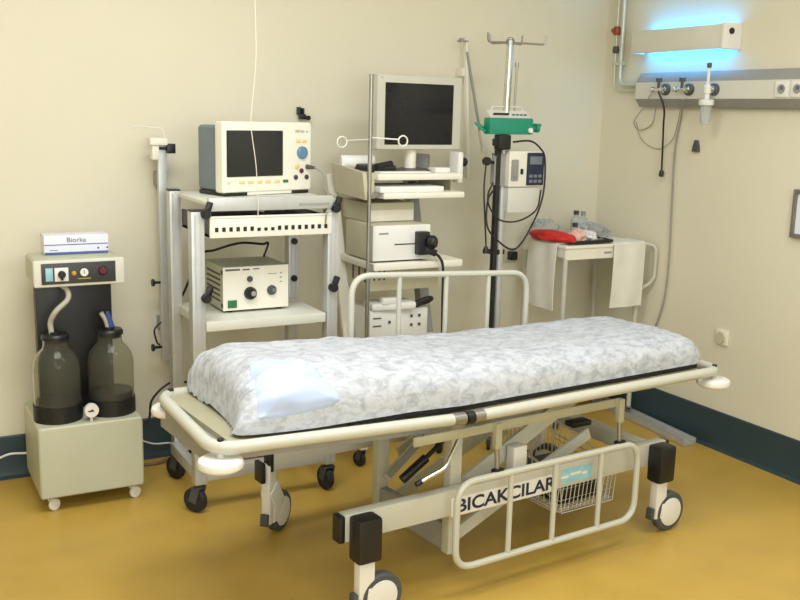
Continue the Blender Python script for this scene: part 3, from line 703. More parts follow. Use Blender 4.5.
# printer stack
PR = thing('video_printer', (1.96, 3.72, .924), 'white video printer with paper slot and black plug on the middle shelf', 'printer')
MB().box((1.832, 3.606, .930), (2.10, 3.87, 1.082), .005).build('case', 'beige', PR)
pf = MB().box((1.828, 3.596, .932), (2.105, 3.608, 1.082), .004).build('front_panel', 'white', PR)
MB().box((1.93, 3.5945, .998), (2.055, 3.597, 1.003)).build('paper_slot', 'dark', pf)
MB().box((1.855, 3.5945, 1.045), (1.90, 3.597, 1.052)).build('badge', 'grey', pf)
MB().box((1.85, 3.62, .924), (2.08, 3.85, .931)).build('foot', 'black', PR)
c = at_y(425, 242, 3.57)
pg = MB().box((c.x-.036, 3.56, c.z-.055), (c.x+.02, 3.60, c.z+.045), .006).lathe([(0, .03), (.022, .03), (.03, .02), (.03, 0)], (c.x+.02, 3.565, c.z), (.6, -.8, 0), 18).bar((c.x, 3.57, c.z-.03), (c.x+.05, 3.56, c.z-.05), .02, .03, bev=.004).build('plug', 'black', PR)
cable('plug_cable', [(c.x+.045, 3.56, c.z-.048), at_y(440, 258, 3.555), at_y(443, 268, 3.555), at_y(442.5, 300, 3.56), at_y(442, 345, 3.56), at_y(442, 370, 3.58)], .006, 'cable', 'thick black cable hanging straight down from the printer plug')
a, b = at_y(372, 202, 3.76), at_y(412, 224, 3.76)
PU = thing('processor_unit', (1.97, 3.85, 1.082), 'grey box standing on the video printer under the keyboard shelf', 'box')
MB().box((1.865, 3.72, 1.083), (2.09, 3.98, 1.165), .004).build('case', 'beige', PU)
MB().box((1.868, 3.716, 1.086), (2.087, 3.722, 1.135), .002).build('front_panel', 'offwhite', PU)
RU = thing('recorder_unit', (2.0, 3.78, .77), 'beige slotted unit hanging under the middle shelf of the video cart', 'recorder')
MB().box((1.85, 3.66, .79), (2.19, 3.91, .892), .004).build('case', 'beige', RU)
s_ = MB()
for k in range(3): s_.box((1.866+.024*k, 3.658, .838), (1.873+.024*k, 3.661, .884))
for k in range(3): s_.box((1.849, 3.70+.06*k, .825), (1.851, 3.715+.06*k, .885))
s_.build('vent_slots', 'black', RU)
LU = thing('light_source', (2.0, 3.78, .55), 'white box unit with buttons on the bottom shelf of the video cart', 'box')
MB().box((1.86, 3.675, .551), (2.15, 3.91, .70), .005).build('case', 'white', LU)
s_ = MB()
for k, (x, z) in enumerate(((1.875, .665), (1.875, .63), (2.06, .66), (2.10, .66), (2.06, .62), (2.10, .62), (1.95, .64))): s_.box((x, 3.672, z), (x+(.04 if k < 2 else .012), 3.676, z+(.005 if k < 2 else .012)))
s_.build('buttons', 'dgrey', LU)
tag(MB().bar((1.87, 3.72, .718), (2.08, 3.70, .718), .11, .034, bev=.012).box((1.91, 3.655, .728), (1.99, 3.69, .758), .008).build('white_tray', 'white', origin=(1.98, 3.71, .70)), 'white tray lying on the box unit at the bottom of the video cart', 'tray')
tag(MB().tube(spline([(2.05, 3.665, .712), (2.12, 3.66, .738), (2.155, 3.66, .742), (2.15, 3.675, .728), (2.09, 3.68, .712)], 6), .011, 10).build('handpiece', 'black', origin=(2.1, 3.67, .70)), 'black looped handpiece lying at the front of the white box unit', 'handpiece')

# right wall-side strip with diagonal arm
WA = thing('rod_holder', (2.58, 4.12, 1.1), 'pale wall strip with a slanting grey rod between flat screen and drip stand', 'rod holder')
y_ = 4.11
a, b = at_y(465.5, 38, y_), at_y(467.5, 178, y_)
MB().bar(a, b, .026, .012, up=(1, 0, 0), bev=.003).build('strip', 'offwhite', WA)
for z in (1.3, 1.75): MB().box((a.x-.01, y_, z-.02), (a.x+.016, DEPTH, z+.02), .003).build('wall_fixing', 'offwhite', WA)
MB().tube([at_y(467, 52, y_-.015), at_y(481, 138, y_-.015)], .007, 10).build('rod', 'grey', WA)
q = at_y(482, 136, y_-.02); MB().bar(at_y(481, 130, y_-.02), at_y(484, 152, y_-.02), .03, .022, bev=.006).build('rod_end', 'offwhite', WA)
q = at_y(462, 41, y_-.01); MB().box((q.x-.02, y_-.02, q.z-.004), (q.x+.03, y_, q.z+.004)).lathe([(0, 0), (.01, 0), (.01, .02), (0, .02)], (q.x-.01, y_-.03, q.z+.003), (0, 1, 0), 12).build('top_hook', 'grey', WA)

# ------------------------------------------------------------------ drip stand
IX, IY = 2.605, 3.80
IV = thing('drip_stand', (IX, IY, 0), 'chrome drip stand with four top hooks between video cart and trolley table', 'drip stand')
MB().cyl((IX, IY, .10), (IX, IY, 1.47), .022, seg=18).build('lower_tube', 'alu', IV)
MB().cyl((IX, IY, 1.20), (IX+.012, IY, 1.895), .0165, seg=18).build('upper_tube', 'chrome', IV)
MB().cyl((IX+.05, IY, 1.50), (IX+.055, IY, 1.775), .005, seg=10).lathe([(0, 0), (.009, 0), (.009, .02), (0, .02)], (IX+.055, IY, 1.77), seg=12).build('side_rod', 'steel', IV)
for sx, sy, L_ in ((-1, -.15, .135), (1, .2, .075), (1, -.45, .16), (-.7, .6, .09)):
    d = V((sx, sy, 0)).normalized(); o_ = V((IX+.012, IY, 1.878))
    MB().tube(fillet([o_, o_+d*L_+V((0, 0, -.006)), o_+d*(L_+.004)+V((0, 0, .036))], .015), .0045, 8).build('hook', 'steel', IV)
MB().lathe([(0, 1.868), (.02, 1.868), (.02, 1.888), (.012, 1.9), (0, 1.902)], (IX+.012, IY, 0), seg=16).build('hook_collar', 'steel', IV)
MB().box((IX-.058, IY-.035, .12), (IX-.034, IY-.01, 1.43), .004).build('cable_duct', 'black', IV)
for z in (.4, .9, 1.35): MB().box((IX-.05, IY-.02, z), (IX+.02, IY+.02, z+.025), .004).build('duct_clip', 'black', IV)
for k in range(5):
    a_ = 2*PI*k/5+.3; e_ = V((math.cos(a_), math.sin(a_), 0))
    MB().bar(V((IX, IY, .105)), V((IX, IY, .085))+e_*.22, .03, .02, bev=.004).build('base_leg', 'steel', IV)
    swivel(IV, IX+e_.x*.21, IY+e_.y*.21, .025, a_, 'rubber', 'dgrey', top=.08)
MB().lathe([(0, .08), (.035, .08), (.04, .1), (.03, .13), (0, .13)], (IX, IY, 0), seg=20).build('base_hub', 'dgrey', IV)
# green syringe pump
yp = 3.745
a, b = at_y(488, 119, yp), at_y(533, 135, yp)
z0, z1 = at_y(510, 134.5, yp).z, at_y(510, 112, yp).z
SP = thing('syringe_pump', (IX, yp+.05, z0), 'teal green syringe pump with grey top clamped to the drip stand', 'infusion pump')
a.x += .012
MB().box((a.x, yp, z0), (b.x, yp+.055, z0+.075), .008).bar((a.x+.003, yp+.03, z0+.01), (a.x-.03, yp+.07, z0+.05), .05, .012, bev=.004).build('green_body', 'green', SP)
MB().prism([(yp+.002, z0+.068), (yp+.05, z0+.108), (yp+.05, z0+.068)], (a.x+.01, 0, 0), (0, 1, 0), (0, 0, 1), b.x-a.x-.02).build('sloped_panel', 'shelf', SP)
MB().bar((a.x+.03, yp+.023, z0+.089), (a.x+.115, yp+.023, z0+.089), .003, .02, up=(0, -.75, .65)).build('display', 'black', SP)
kk = MB()
for k in range(4): kk.bar((a.x+.135+.022*k, yp+.023, z0+.089), (a.x+.150+.022*k, yp+.023, z0+.089), .003, .009, up=(0, -.75, .65))
kk.build('keys', 'ink', SP)
MB().tube(fillet([(a.x+.04, yp+.052, z0+.06), (a.x+.04, yp+.052, z0+.125), (b.x-.03, yp+.052, z0+.125), (b.x-.03, yp+.052, z0+.06)], .01), .004, 8).build('carry_handle', 'shelf', SP)
MB().lathe([(0, 0), (.011, 0), (.011, .03), (.02, .032), (.02, .05), (0, .05)], (b.x-.002, yp+.03, z0+.03), (1, 0, 0), 16).box((b.x+.03, yp+.01, z0+.035), (b.x+.055, yp+.05, z0+.052), .006).build('plunger_drive', 'green', SP)
MB().lathe([(0, 0), (.012, 0), (.012, .01), (0, .01)], (b.x-.02, yp-.001, z0+.02), (0, -1, 0), 14).build('side_knob', 'white', SP)
MB().box((IX-.07, yp-.01, z0-.07), (IX-.002, IY-.02, z0-.001), .008).box((IX-.05, IY-.03, z0-.055), (IX+.02, IY+.025, z0-.02), .006).build('pole_clamp', 'black', SP)
# white infusion pump
yq = 3.74
x0, x1 = at_y(509, 170, yq).x, at_y(543.5, 170, yq).x; z0, z1 = at_y(526, 187, yq).z, at_y(526, 151, yq).z
IP = thing('infusion_pump', ((x0+x1)/2, yq+.05, z0), 'white infusion pump with dark blue display below the green pump', 'infusion pump', 0)
MB().box((x0, yq, z0), (x1, yq+.10, z1), .008).build('case', 'offwhite', IP)
MB().box((x1-.098, yq-.006, z0+.008), (x1-.001, yq+.002, z1-.008), .004).build('keypad', 'navy', IP)
MB().box((x1-.085, yq-.008, z1-.062), (x1-.015, yq-.005, z1-.025), .001).build('display', 'bluegrey', IP)
kk = MB()
for i in range(3):
    for j in range(2): kk.box((x1-.085+.026*i, yq-.0075, z0+.02+.024*j), (x1-.067+.026*i, yq-.005, z0+.034+.024*j))
kk.build('keys', 'bluegrey', IP)
MB().box((x0+.012, yq-.008, z0+.03), (x0+.05, yq+.002, z1-.04), .006).box((x0+.02, yq-.014, z0+.045), (x0+.034, yq-.006, z1-.06), .004).build('door_latch', 'grey', IP)
MB().box((x0+.065, yq-.006, z0+.06), (x0+.078, yq+.002, z0+.085), .002).build('slot', 'black', IP)
MB().prism([(0, 0), (.06, -.01), (.06, .14), (.02, .15), (0, .12)], (x0-.062, yq+.06, z0+.01), (1, 0, 0), (0, 0, 1), .03).build('pole_bracket', 'grey', IP)
MB().lathe([(0, 0), (.016, 0), (.02, .008), (.02, .022), (0, .022)], (x0-.122, yq+.02, z0+.12), (0, -1, 0), 16).cyl((x0-.122, yq+.02, z0+.12), (x0-.04, yq+.045, z0+.11), .008).build('clamp_knob', 'black', IP)
x0b, x1b = at_y(509, 200, yq).x, at_y(540, 200, yq).x; z0b = at_y(525, 213, yq).z
GB = thing('charger_box', ((x0b+x1b)/2, yq+.05, z0b), 'plain grey box hanging below the white infusion pump', 'box')
MB().box((x0b, yq+.01, z0b), (x1b, yq+.09, z0-.001), .006).build('case', 'shelf', GB)
MB().bar((IX+.015, IY, z0b+.05), (IX+.06, IY, z0b+.05), .03, .04).build('pole_clip', 'grey', GB)
cable('pump_cable', [at_y(513, 142, 3.72), at_y(530, 141, 3.70), at_y(540, 148, 3.70), at_y(545, 160, 3.70), at_y(543, 195, 3.69), at_y(532, 225, 3.69), at_y(515, 249, 3.69), at_y(497, 240, 3.69), at_y(487, 225, 3.70), at_y(488, 200, 3.72), at_y(495, 188, 3.745)], .0045, 'cable', 'black pump cable in a wide loop hanging to the right of the drip stand')
cable('pump_cable', [at_y(541, 190, 3.685), at_y(536, 210, 3.68), at_y(518, 221, 3.68), at_y(500, 220, 3.68), at_y(490, 208, 3.69), at_y(488, 195, 3.70), at_y(493, 183, 3.74)], .004, 'cable', 'shorter black pump cable crossing the grey box on the drip stand')
pc = [at_y(486, 165, 3.74), at_y(484, 190, 3.73), at_y(485, 220, 3.73), at_y(486, 246, 3.73)]
PCB = thing('plug_lead', pc[-1], 'black lead with a plug hanging left of the drip stand', 'cable')
MB().tube(spline(pc, 8), .004, 8).build('lead', 'cable', PCB)
MB().lathe([(0, 0), (.006, 0), (.015, -.018), (.015, -.034), (0, -.036)], pc[-1], seg=14).build('plug', 'black', PCB)
q = at_y(509, 255, DEPTH)
WS = thing('wall_socket', (q.x, DEPTH, q.z), 'wall socket with black plug on the back wall behind the drip stand', 'socket')
MB().box((q.x-.04, DEPTH-.012, q.z-.04), (q.x+.04, DEPTH, q.z+.04), .004).build('plate', 'beige', WS)
MB().box((q.x-.02, DEPTH-.05, q.z-.022), (q.x+.022, DEPTH-.011, q.z+.024), .006).build('plug', 'black', WS)

# ------------------------------------------------------------------ instrument trolley table
TX0, TX1, TY0, TY1, TZ = 2.925, 3.43, 3.70, 4.07, .936
TR = thing('instrument_trolley', ((TX0+TX1)/2, (TY0+TY1)/2, 0), 'cream instrument trolley table in the corner behind the stretcher', 'trolley')
MB().box((TX0, TY0, TZ-.016), (TX1, TY1, TZ), .004).build('table_top', 'offwhite', TR)
MB().box((TX0+.01, TY0+.006, TZ-.07), (TX1-.01, TY0+.018, TZ-.016)).box((TX0+.006, TY0+.01, TZ-.06), (TX0+.018, TY1-.01, TZ-.016)).box((TX1-.018, TY0+.01, TZ-.06), (TX1-.006, TY1-.01, TZ-.016)).box((TX0+.01, TY1-.018, TZ-.06), (TX1-.01, TY1-.006, TZ-.016)).build('apron', 'offwhite', TR)
MB().box((3.17, TY0+.003, TZ-.046), (3.215, TY0+.007, TZ-.038)).build('apron_print', 'grey', TR)
for x in (TX0+.018, TX1-.018):
    for y in (TY0+.02, TY1-.02):
        MB().cyl((x, y, .07), (x, y, TZ-.016), .0125, seg=12).build('leg', 'cream', TR)
        swivel(TR, x, y, .03, 1.2, 'dgrey', 'steel', top=.075)
MB().box((TX0+.02, TY0+.02, .28), (TX1-.02, TY1-.02, .30), .004).build('lower_tray', 'offwhite', TR)
MB().tube(fillet([(TX1-.006, TY0+.03, TZ-.012), (TX1+.048, TY0-.03, TZ-.012), (TX1+.048, TY0-.03, TZ-.20), (TX1-.012, TY0+.02, TZ-.25)], .06, 8), .0095, 10).build('push_handle', 'cream', TR)
# towels
def drape(name, fn, lab, hem):
    o = MB().grid(fn, 24, 30, thick=-.004).build(name, 'towel', origin=fn(.5, 1), normals=False); tag(o, lab, 'towel', 'towels on the trolley'); return o
xa, xb = 3.222, 3.428
def ft_(a, b):
    L_ = b*.455
    if L_ < .13: p = V((xa+(xb-xa)*a, TY0+.13-L_, TZ+.004))
    else: p = V((xa+(xb-xa)*a-.012*(L_-.13)/.3, TY0-.006-.010*math.sin((L_-.13)*6), TZ+.002-(L_-.13)))
    p.y += -.003*math.sin(a*9+b*3) if L_ > .13 else 0
    p.z += .0 if L_ > .13 else 0.001
    return p
drape('hand_towel', ft_, 'white towel hanging over the front right of the trolley table', 'front')
def st_(a, b):
    L_ = b*.42
    y = 3.755+.235*a
    if L_ < .09: p = V((TX0+.09-L_, y, TZ+.004))
    else: p = V((TX0-.007-.008*math.sin((L_-.09)*7), y, TZ+.002-(L_-.09)))
    if L_ > .09: p.x += -.003*math.sin(a*10+b*2)
    return p
drape('hand_towel', st_, 'white towel hanging over the left end of the trolley table', 'left')
TT = TZ+.0085
ty = MB().box((2.99, 3.712, TT), (3.225, 3.90, TT+.004)).box((2.955, 3.708, TT), (3.225, 3.716, TT+.012)).box((3.221, 3.71, TT), (3.227, 3.90, TT+.012)).box((2.955, 3.71, TT), (2.961, 3.90, TT+.012)).box((2.955, 3.898, TT), (3.227, 3.904, TT+.012)).build('instrument_tray', 'black', origin=(3.1, 3.8, TT))
tag(ty, 'shallow black tray along the front edge of the trolley table', 'tray')
def lump(name, c, r, m, lab, cat, seed, amp=.25, rz=0, fl=1, group=None):
    b = MB(); bmesh.ops.create_icosphere(b.bm, subdivisions=4, radius=1)
    for v in b.bm.verts:
        n_ = v.co.normalized(); k = 1+amp*noise.noise(n_*2.2+V((seed, 0, 0)))+amp*.45*abs(noise.noise(n_*6+V((0, seed, 0))))
        z = max(-.45, n_.z*k)
        v.co = V((n_.x*k*r[0], n_.y*k*r[1], (z+.45)*r[2]))
    b.xf(Matrix.Translation(c) @ Matrix.Rotation(rz, 4, 'Z'))
    o = b.build(name, m, origin=c, angle=50); return tag(o, lab, cat, group)
lump('red_bag', (2.955, 3.85, TT+.004), (.058, .15, .032), 'red', 'red cloth bundle at the left front of the trolley table', 'bundle', 3, .22, rz=.12)
lump('packet', (3.055, 3.79, TT+.005), (.045, .055, .036), 'pink', 'pink and white packet beside the red bundle on the black tray', 'packet', 11, .3)
lump('clear_bag', (3.03, 4.01, TZ+.001), (.075, .06, .06), 'clear', 'crumpled clear bag at the back left of the trolley table', 'bag', 5, .35)
lump('packet', (3.14, 3.81, TT+.005), (.035, .06, .03), 'white', 'white packet in the middle of the black tray', 'packet', 21, .35)
lump('grey_bag', (3.28, 3.93, TZ+.009), (.075, .07, .045), 'clear', 'crumpled grey plastic bag on the right of the trolley table', 'bag', 9, .4)
lump('grey_bag', (3.36, 3.99, TZ+.001), (.06, .05, .03), 'grey', 'flat grey packet behind the right towel on the trolley', 'packet', 15, .4)
tg = MB()
for k in range(3): tg.bar((3.12+.02*k, 3.73+.01*k, TT+.009), (3.19+.012*k, 3.74+.02*k, TT+.009), .008, .006)
tag(tg.build('forceps', 'steel', origin=(3.15, 3.74, TT+.004)), 'metal forceps lying at the front of the black tray', 'instrument')
for i, (bx_, by_, br, bh, lab) in enumerate(((3.21, 3.99, .028, .125, 'clear bottle with dark cap, left of the pair on the trolley'), (3.285, 4.025, .028, .115, 'clear bottle with white label, right of the pair on the trolley'))):
    Bo = thing('bottle', (bx_, by_, TZ), lab, 'bottle', group='bottles on the trolley')
    MB().lathe([(0, 0), (br, 0), (br, bh*.66), (br*.8, bh*.78), (br*.42, bh*.86), (br*.42, bh), (br*.36, bh), (br*.36, bh*.86), (br*.74, bh*.76), (br*.92, bh*.65), (br*.92, .004), (0, .004)], (bx_, by_, TZ+.0005), seg=24).build('bottle_body', 'clear', Bo)
    MB().lathe([(0, bh*.93), (br*.5, bh*.93), (br*.5, bh+.012), (0, bh+.012)], (bx_, by_, TZ), seg=18).build('cap', 'dark' if i == 0 else 'grey', Bo)
    if i: MB().lathe([(br+.0003, .02), (br+.001, .02), (br+.001, .06), (br+.0003, .06)], (bx_, by_, TZ), seg=24).build('bottle_label', 'paper', Bo)
VB = thing('vial', (3.155, 3.925, TZ), 'small vial with dark cap in front of the two bottles', 'vial')
MB().lathe([(0, 0), (.02, 0), (.02, .05), (.012, .06), (.012, .07), (0, .07)], (3.155, 3.925, TZ+.0005), seg=18).build('vial_body', 'clear', VB)
MB().lathe([(0, .062), (.0145, .062), (.0145, .082), (0, .082)], (3.155, 3.925, TZ), seg=18).build('cap', 'dark', VB)

# ------------------------------------------------------------------ right wall
RL = thing('service_rail', (RIGHT, 3.2, 1.60), 'long grey medical gas rail on the right wall under the lamp', 'gas rail')
ye, yn = 3.852, 2.2
def ext(prof, y0, y1, name, m, p):
    b = MB(); A = [b.bm.verts.new((RIGHT-o, y0, z)) for o, z in prof]; B = [b.bm.verts.new((RIGHT-o, y1, z)) for o, z in prof]
    b.bm.faces.new(A); b.bm.faces.new(B[::-1])
    for i in range(len(prof)): b.bm.faces.new((A[i], B[i], B[(i+1) % len(prof)], A[(i+1) % len(prof)]))
    return b.build(name, m, p)
ext([(0, 1.608), (.03, 1.608), (.062, 1.645), (.062, 1.735), (.035, 1.775), (0, 1.778)], yn, ye, 'rail_body', 'grey', RL)
ext([(.0625, 1.648), (.066, 1.648), (.066, 1.728), (.0625, 1.728)], yn, ye-.002, 'front_cover', 'shelf', RL)
ext([(0, 1.606), (.028, 1.606), (.05, 1.632), (.05, 1.64), (.0, 1.64)], yn, 3.32, 'lower_trim', 'bluegrey', RL)
for (yy, zz) in ((2.938, 1.688), (2.856, 1.688)):
    s_ = MB().box((RIGHT-.074, yy-.034, zz-.034), (RIGHT-.065, yy+.034, zz+.034), .003).build('socket_plate', 'white', RL)
    MB().lathe([(0, 0), (.02, 0), (.02, .002), (0, .002)], (RIGHT-.0745, yy, zz), (-1, 0, 0), 20).build('socket_hole', 'grey', s_)
    MB().box((RIGHT-.0775, yy-.012, zz-.004), (RIGHT-.076, yy+.006, zz+.012)).build('socket_mark', 'ink', s_)
VX = RIGHT-.066
val = []
for i, (px_, py_) in enumerate(((662.5, 89.5), (686, 89.5), (711, 89.5))):
    q = at_x(px_+2.5, py_, VX-.01); val.append(q)
    lab = ['gas outlet with black ring nearest the corner, black hose hanging from it', 'gas outlet with chrome spigot, second from the corner pipes', 'gas outlet behind the flowmeter on the wall rail'][i]
    G = thing('gas_outlet', (VX, q.y, q.z), lab, 'gas outlet', group='gas outlets on the rail')
    MB().lathe([(.013, 0), (.028, 0), (.028, .012), (.022, .018), (.013, .018)], (VX, q.y, q.z), (-1, 0, 0), 24).build('outlet_ring', 'dgrey', G)
    MB().lathe([(0, 0), (.015, 0), (.017, .02), (.010, .022), (.010, .04), (0, .04)], (VX, q.y, q.z), (-1, 0, 0), 18).build('spigot', 'chrome', G)
    if i < 2:
        MB().cyl((VX-.034, q.y, q.z), (VX-.034, q.y+.055, q.z), .0085).lathe([(0, 0), (.012, 0), (.012, .016), (0, .016)], (VX-.034, q.y+.055, q.z), (0, 1, 0), 14).build('elbow', 'chrome', G)
        MB().cyl((VX-.034, q.y+.02, q.z), (VX-.034, q.y+.02, q.z+.042), .007).lathe([(0, 0), (.015, 0), (.015, .018), (0, .02)], (VX-.034, q.y+.02, q.z+.035), seg=14).build('tap', 'dgrey', G)
q = val[2]
FM = thing('flowmeter', (VX-.05, q.y, q.z-.08), 'white flowmeter with clear cup on the third gas outlet', 'flowmeter')
fy = q.y-.002; fx_ = VX-.05
MB().lathe([(0, -.045), (.012, -.045), (.012, -.02), (.017, -.018), (.017, .012), (.009, .02), (.007, .022), (.007, .095), (0, .095)], (fx_, fy, q.z), seg=18).build('tube', 'white', FM)
MB().lathe([(0, .095), (.010, .095), (.011, .116), (0, .118)], (fx_, fy, q.z), seg=14).build('top_knob', 'dgrey', FM)
MB().lathe([(0, -.072), (.032, -.072), (.034, -.066), (.034, -.048), (.02, -.044), (0, -.044)], (fx_, fy, q.z), seg=24).build('cup_lid', 'white', FM)
MB().lathe([(0, -.16), (.016, -.16), (.023, -.14), (.026, -.072), (.0235, -.072), (.0205, -.14), (.014, -.157), (0, -.157)], (fx_, fy, q.z), seg=24).build('humidifier_cup', 'clear', FM)
MB().cyl((VX-.03, q.y, q.z), (fx_, fy, q.z), .008).build('coupling', 'chrome', FM)
q = val[0]
hs_ = [V((VX-.046, q.y+.006, q.z-.01)), at_x(664, 108, VX-.035), at_x(663.5, 125, RIGHT-.05), at_x(662.5, 150, RIGHT-.035), at_x(661.5, 172, RIGHT-.03)]
GH = thing('hanging_hose', hs_[-1], 'black hose hanging straight down from the first gas outlet', 'hose')
MB().tube(spline(hs_, 8), .005, 8).build('hose', 'cable', GH)
MB().lathe([(0, .01), (.009, .008), (.013, -.006), (.012, -.022), (0, -.026)], hs_[-1], seg=14).build('hose_end', 'black', GH)
cable('wall_cable', [at_x(683, 100, VX-.02), at_x(681, 118, RIGHT-.012), at_x(675, 150, RIGHT-.01), at_x(672, 200, RIGHT-.01), at_x(669, 260, RIGHT-.01), at_x(664, 300, RIGHT-.01), at_x(655, 328, RIGHT-.01), at_x(640, 360, RIGHT-.014), at_x(636, 385, RIGHT-.02)], .0045, 'gcable', 'grey cable running down the right wall from the gas rail')
lp = [at_x(652, 92, VX-.02), at_x(643, 108, VX-.0), at_x(634, 122, RIGHT-.012), at_x(640, 130, RIGHT-.012), at_x(652, 124, RIGHT-.012), at_x(656, 108, RIGHT-.05)]
cable('clear_tube', lp, .0025, 'gcable', 'thin pale tube looping below the first gas outlet', 'tube')
lp = [at_x(636, 122, RIGHT-.01), at_x(642, 140, RIGHT-.01), at_x(658, 149, RIGHT-.008), at_x(672, 140, RIGHT-.012), at_x(678, 122, RIGHT-.012), at_x(681, 106, VX-.01)]
cable('clear_tube', lp, .002, 'gcable', 'thin pale tube in a wide loop below the second gas outlet', 'tube')
q = at_x(697.5, 146, RIGHT)
tag(MB().prism([(-.02, -.028), (.02, -.028), (.016, .0), (.006, .028), (-.006, .028), (-.016, 0)], (RIGHT-.018, q.y, q.z), (0, 1, 0), (0, 0, 1), .018, .003).build('wall_hook', 'dgrey', origin=(RIGHT, q.y, q.z)), 'small dark hook on the right wall below the flowmeter', 'hook')
# bed head lamp
LX = RIGHT-.11
LP = thing('wall_lamp', (RIGHT, 3.5, 1.87), 'long cream wall lamp glowing blue above and below, on the right wall', 'lamp')
za, zc = 1.868, 1.975; ya, yb = 3.268, 3.855
MB().box((LX, ya, za), (LX+.012, yb, zc), .004).box((LX+.01, yb-.012, za), (RIGHT-.03, yb, zc)).box((LX+.01, ya, za), (RIGHT-.03, ya+.01, zc)).build('front_cover', 'shelf', LP)
MB().box((LX+.012, ya+.01, za+.046), (RIGHT-.002, yb-.012, zc-.046)).build('centre_spine', 'white', LP)
ec = MB().box((LX-.004, 3.246, za-.002), (RIGHT-.001, ya, zc+.006), .006).build('end_cap', 'white', LP)
qq = at_x(733, 34, LX-.004); MB().lathe([(.008, 0), (.014, 0), (.014, .006), (.008, .006)], (LX+.04, 3.246, zc-.03), (0, -1, 0), 16).build('pull_switch', 'black', ec)
for z in (za+.022, zc-.022): MB().cyl((LX+.055, ya+.012, z), (LX+.055, yb-.014, z), .013, seg=14).build('tube', 'uv', LP)
# corner pipes
PP = thing('gas_pipes', (RIGHT, 4.07, 1.7), 'pale gas pipes with red valve running down the corner to the rail', 'pipes')
xo = RIGHT-.03
for (pt, pb, rr) in (((619, -120), (614.5, 72), .006), ((626, -120), (620, 75), .011)):
    a, b = at_x(pt[0], pt[1], xo), at_x(pb[0], pb[1], xo)
    z2 = 1.693 if rr < .01 else 1.72
    MB().tube(fillet([(xo, b.y, H), (xo, b.y, z2), (xo, ye-.01, z2)], .05, 8), rr, 12).build('pipe', 'pipe', PP)
q = at_x(615.5, 31, xo); y1_ = at_x(614.5, 72, xo).y
MB().lathe([(0, -.022), (.018, -.022), (.022, -.01), (.022, .012), (.014, .022), (0, .022)], (xo, y1_, q.z), seg=18).cyl((xo, y1_, q.z), (xo-.03, y1_, q.z), .012).build('valve', 'redvalve', PP)
q = at_x(614, 50, xo); MB().lathe([(0, -.018), (.014, -.018), (.018, 0), (.014, .018), (0, .018)], (xo, y1_, q.z), seg=18).build('stopcock', 'dgrey', PP)
for z in (1.82, 2.3): MB().box((xo-.008, y1_-.06, z), (RIGHT, y1_+.02, z+.018), .003).build('pipe_clip', 'pipe', PP)
# socket and picture
q = at_x(723, 337, RIGHT)
S2 = thing('wall_socket', (RIGHT, q.y, q.z), 'cream wall socket low on the right wall above the skirting', 'socket')
MB().box((RIGHT-.012, q.y-.036, q.z-.036), (RIGHT, q.y+.036, q.z+.036), .004).build('plate', 'offwhite', S2)
MB().lathe([(.022, 0), (.027, 0), (.026, .010), (.022, .010)], (RIGHT-.012, q.y, q.z), (-1, 0, 0), 24).build('socket_rim', 'beige', S2)
MB().lathe([(0, 0), (.021, 0), (.021, .0015), (0, .0015)], (RIGHT-.0115, q.y, q.z), (-1, 0, 0), 24).build('socket_well', 'grey', S2)
MB().lathe([(0, 0), (.006, 0), (.006, .008), (0, .008)], (RIGHT-.012, q.y, q.z), (-1, 0, 0), 14).build('socket_pin', 'white', S2)
a, b = at_x(791.5, 188, RIGHT-.02), at_x(791.5, 238.5, RIGHT-.02); yf = (a.y+b.y)/2
PF = thing('picture_frame', (RIGHT, yf-.13, b.z), 'grey framed notice hanging on the right wall at the picture edge', 'frame')
zlo, zhi = b.z+.004, a.z-.004
MB().box((RIGHT-.022, yf-.018, zlo), (RIGHT, yf, zhi), .003).box((RIGHT-.022, yf-.28, zlo), (RIGHT, yf-.262, zhi), .003).box((RIGHT-.022, yf-.264, zlo), (RIGHT, yf-.016, zlo+.018), .003).box((RIGHT-.022, yf-.264, zhi-.018), (RIGHT, yf-.016, zhi), .003).build('frame_border', 'wood', PF)
MB().box((RIGHT-.012, yf-.264, zlo+.016), (RIGHT-.002, yf-.016, zhi-.016)).build('notice', 'boxwhite', PF)
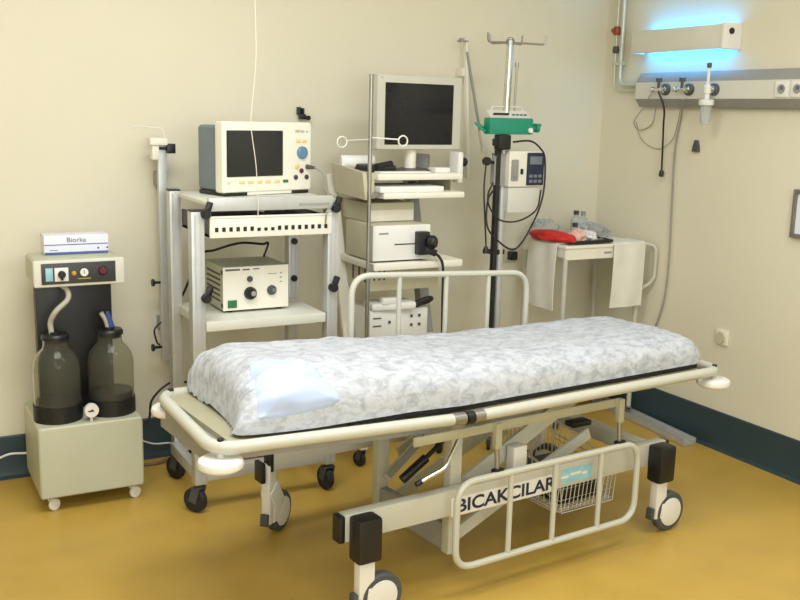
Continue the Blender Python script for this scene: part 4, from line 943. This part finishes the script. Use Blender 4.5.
# metal channel on the floor along the right skirting
a, b = at_z(690, 440, .03), at_z(628, 409, .03)
MC = MB().bar(V((a.x, a.y, .016)), V((b.x, b.y+.25, .016)), .075, .030, bev=.003)
d = (V((b.x, b.y+.25, 0))-V((a.x, a.y, 0))).normalized(); n = V((-d.y, d.x, 0))
for k in (-1, 1): MC.bar(V((a.x, a.y, .033))+n*k*.031, V((b.x, b.y+.25, .033))+n*k*.031, .012, .008)
tag(MC.build('metal_channel', 'alu', origin=(a.x, a.y, 0)), 'long flat metal channel lying on the floor along the right wall', 'metal channel')

# ------------------------------------------------------------------ light
def area(name, loc, sx, sy, power, col=(.95, .97, 1.0), rot=(0, 0, 0)):
    l = bpy.data.lights.new(name, 'AREA'); l.shape = 'RECTANGLE'; l.size = sx; l.size_y = sy; l.energy = power; l.color = col
    o = bpy.data.objects.new(name, l); C.objects.link(o); o.location = loc; o.rotation_euler = rot
    return o
area('ceiling_lamp', (.7, 2.3, 2.78), 1.4, .6, 42)
area('ceiling_lamp', (2.4, 1.6, 2.78), 1.2, .6, 26)
area('ceiling_lamp', (-.4, .0, 2.78), 1.2, .6, 36)
# cool fill light added behind the camera, with an invented window frame round it
area('added_fill_light', (.6, Y0+.03, 1.75), 2.4, 1.3, 62, (.88, .95, 1.0), (math.radians(90), 0, 0))
wf = MB()
for lo, hi in (((-.7, Y0, 1.04), (1.9, Y0+.02, 1.1)), ((-.7, Y0, 2.4), (1.9, Y0+.02, 2.46)), ((-.7, Y0, 1.1), (-.6, Y0+.02, 2.4)), ((1.8, Y0, 1.1), (1.9, Y0+.02, 2.4))): wf.box(lo, hi)
o_ = wf.build('added_window_frame', 'white'); o_['kind'] = 'structure'  # unseen frame added around the fill light, no opening behind it
w = bpy.data.worlds.new('world'); bpy.context.scene.world = w; w.use_nodes = True
w.node_tree.nodes['Background'].inputs[0].default_value = (.8, .85, .9, 1); w.node_tree.nodes['Background'].inputs[1].default_value = .1
vs = bpy.context.scene.view_settings
vs.view_transform = 'Standard'; vs.look = 'None'; vs.gamma = 1; vs.use_curve_mapping = False
vs.exposure = 0.02
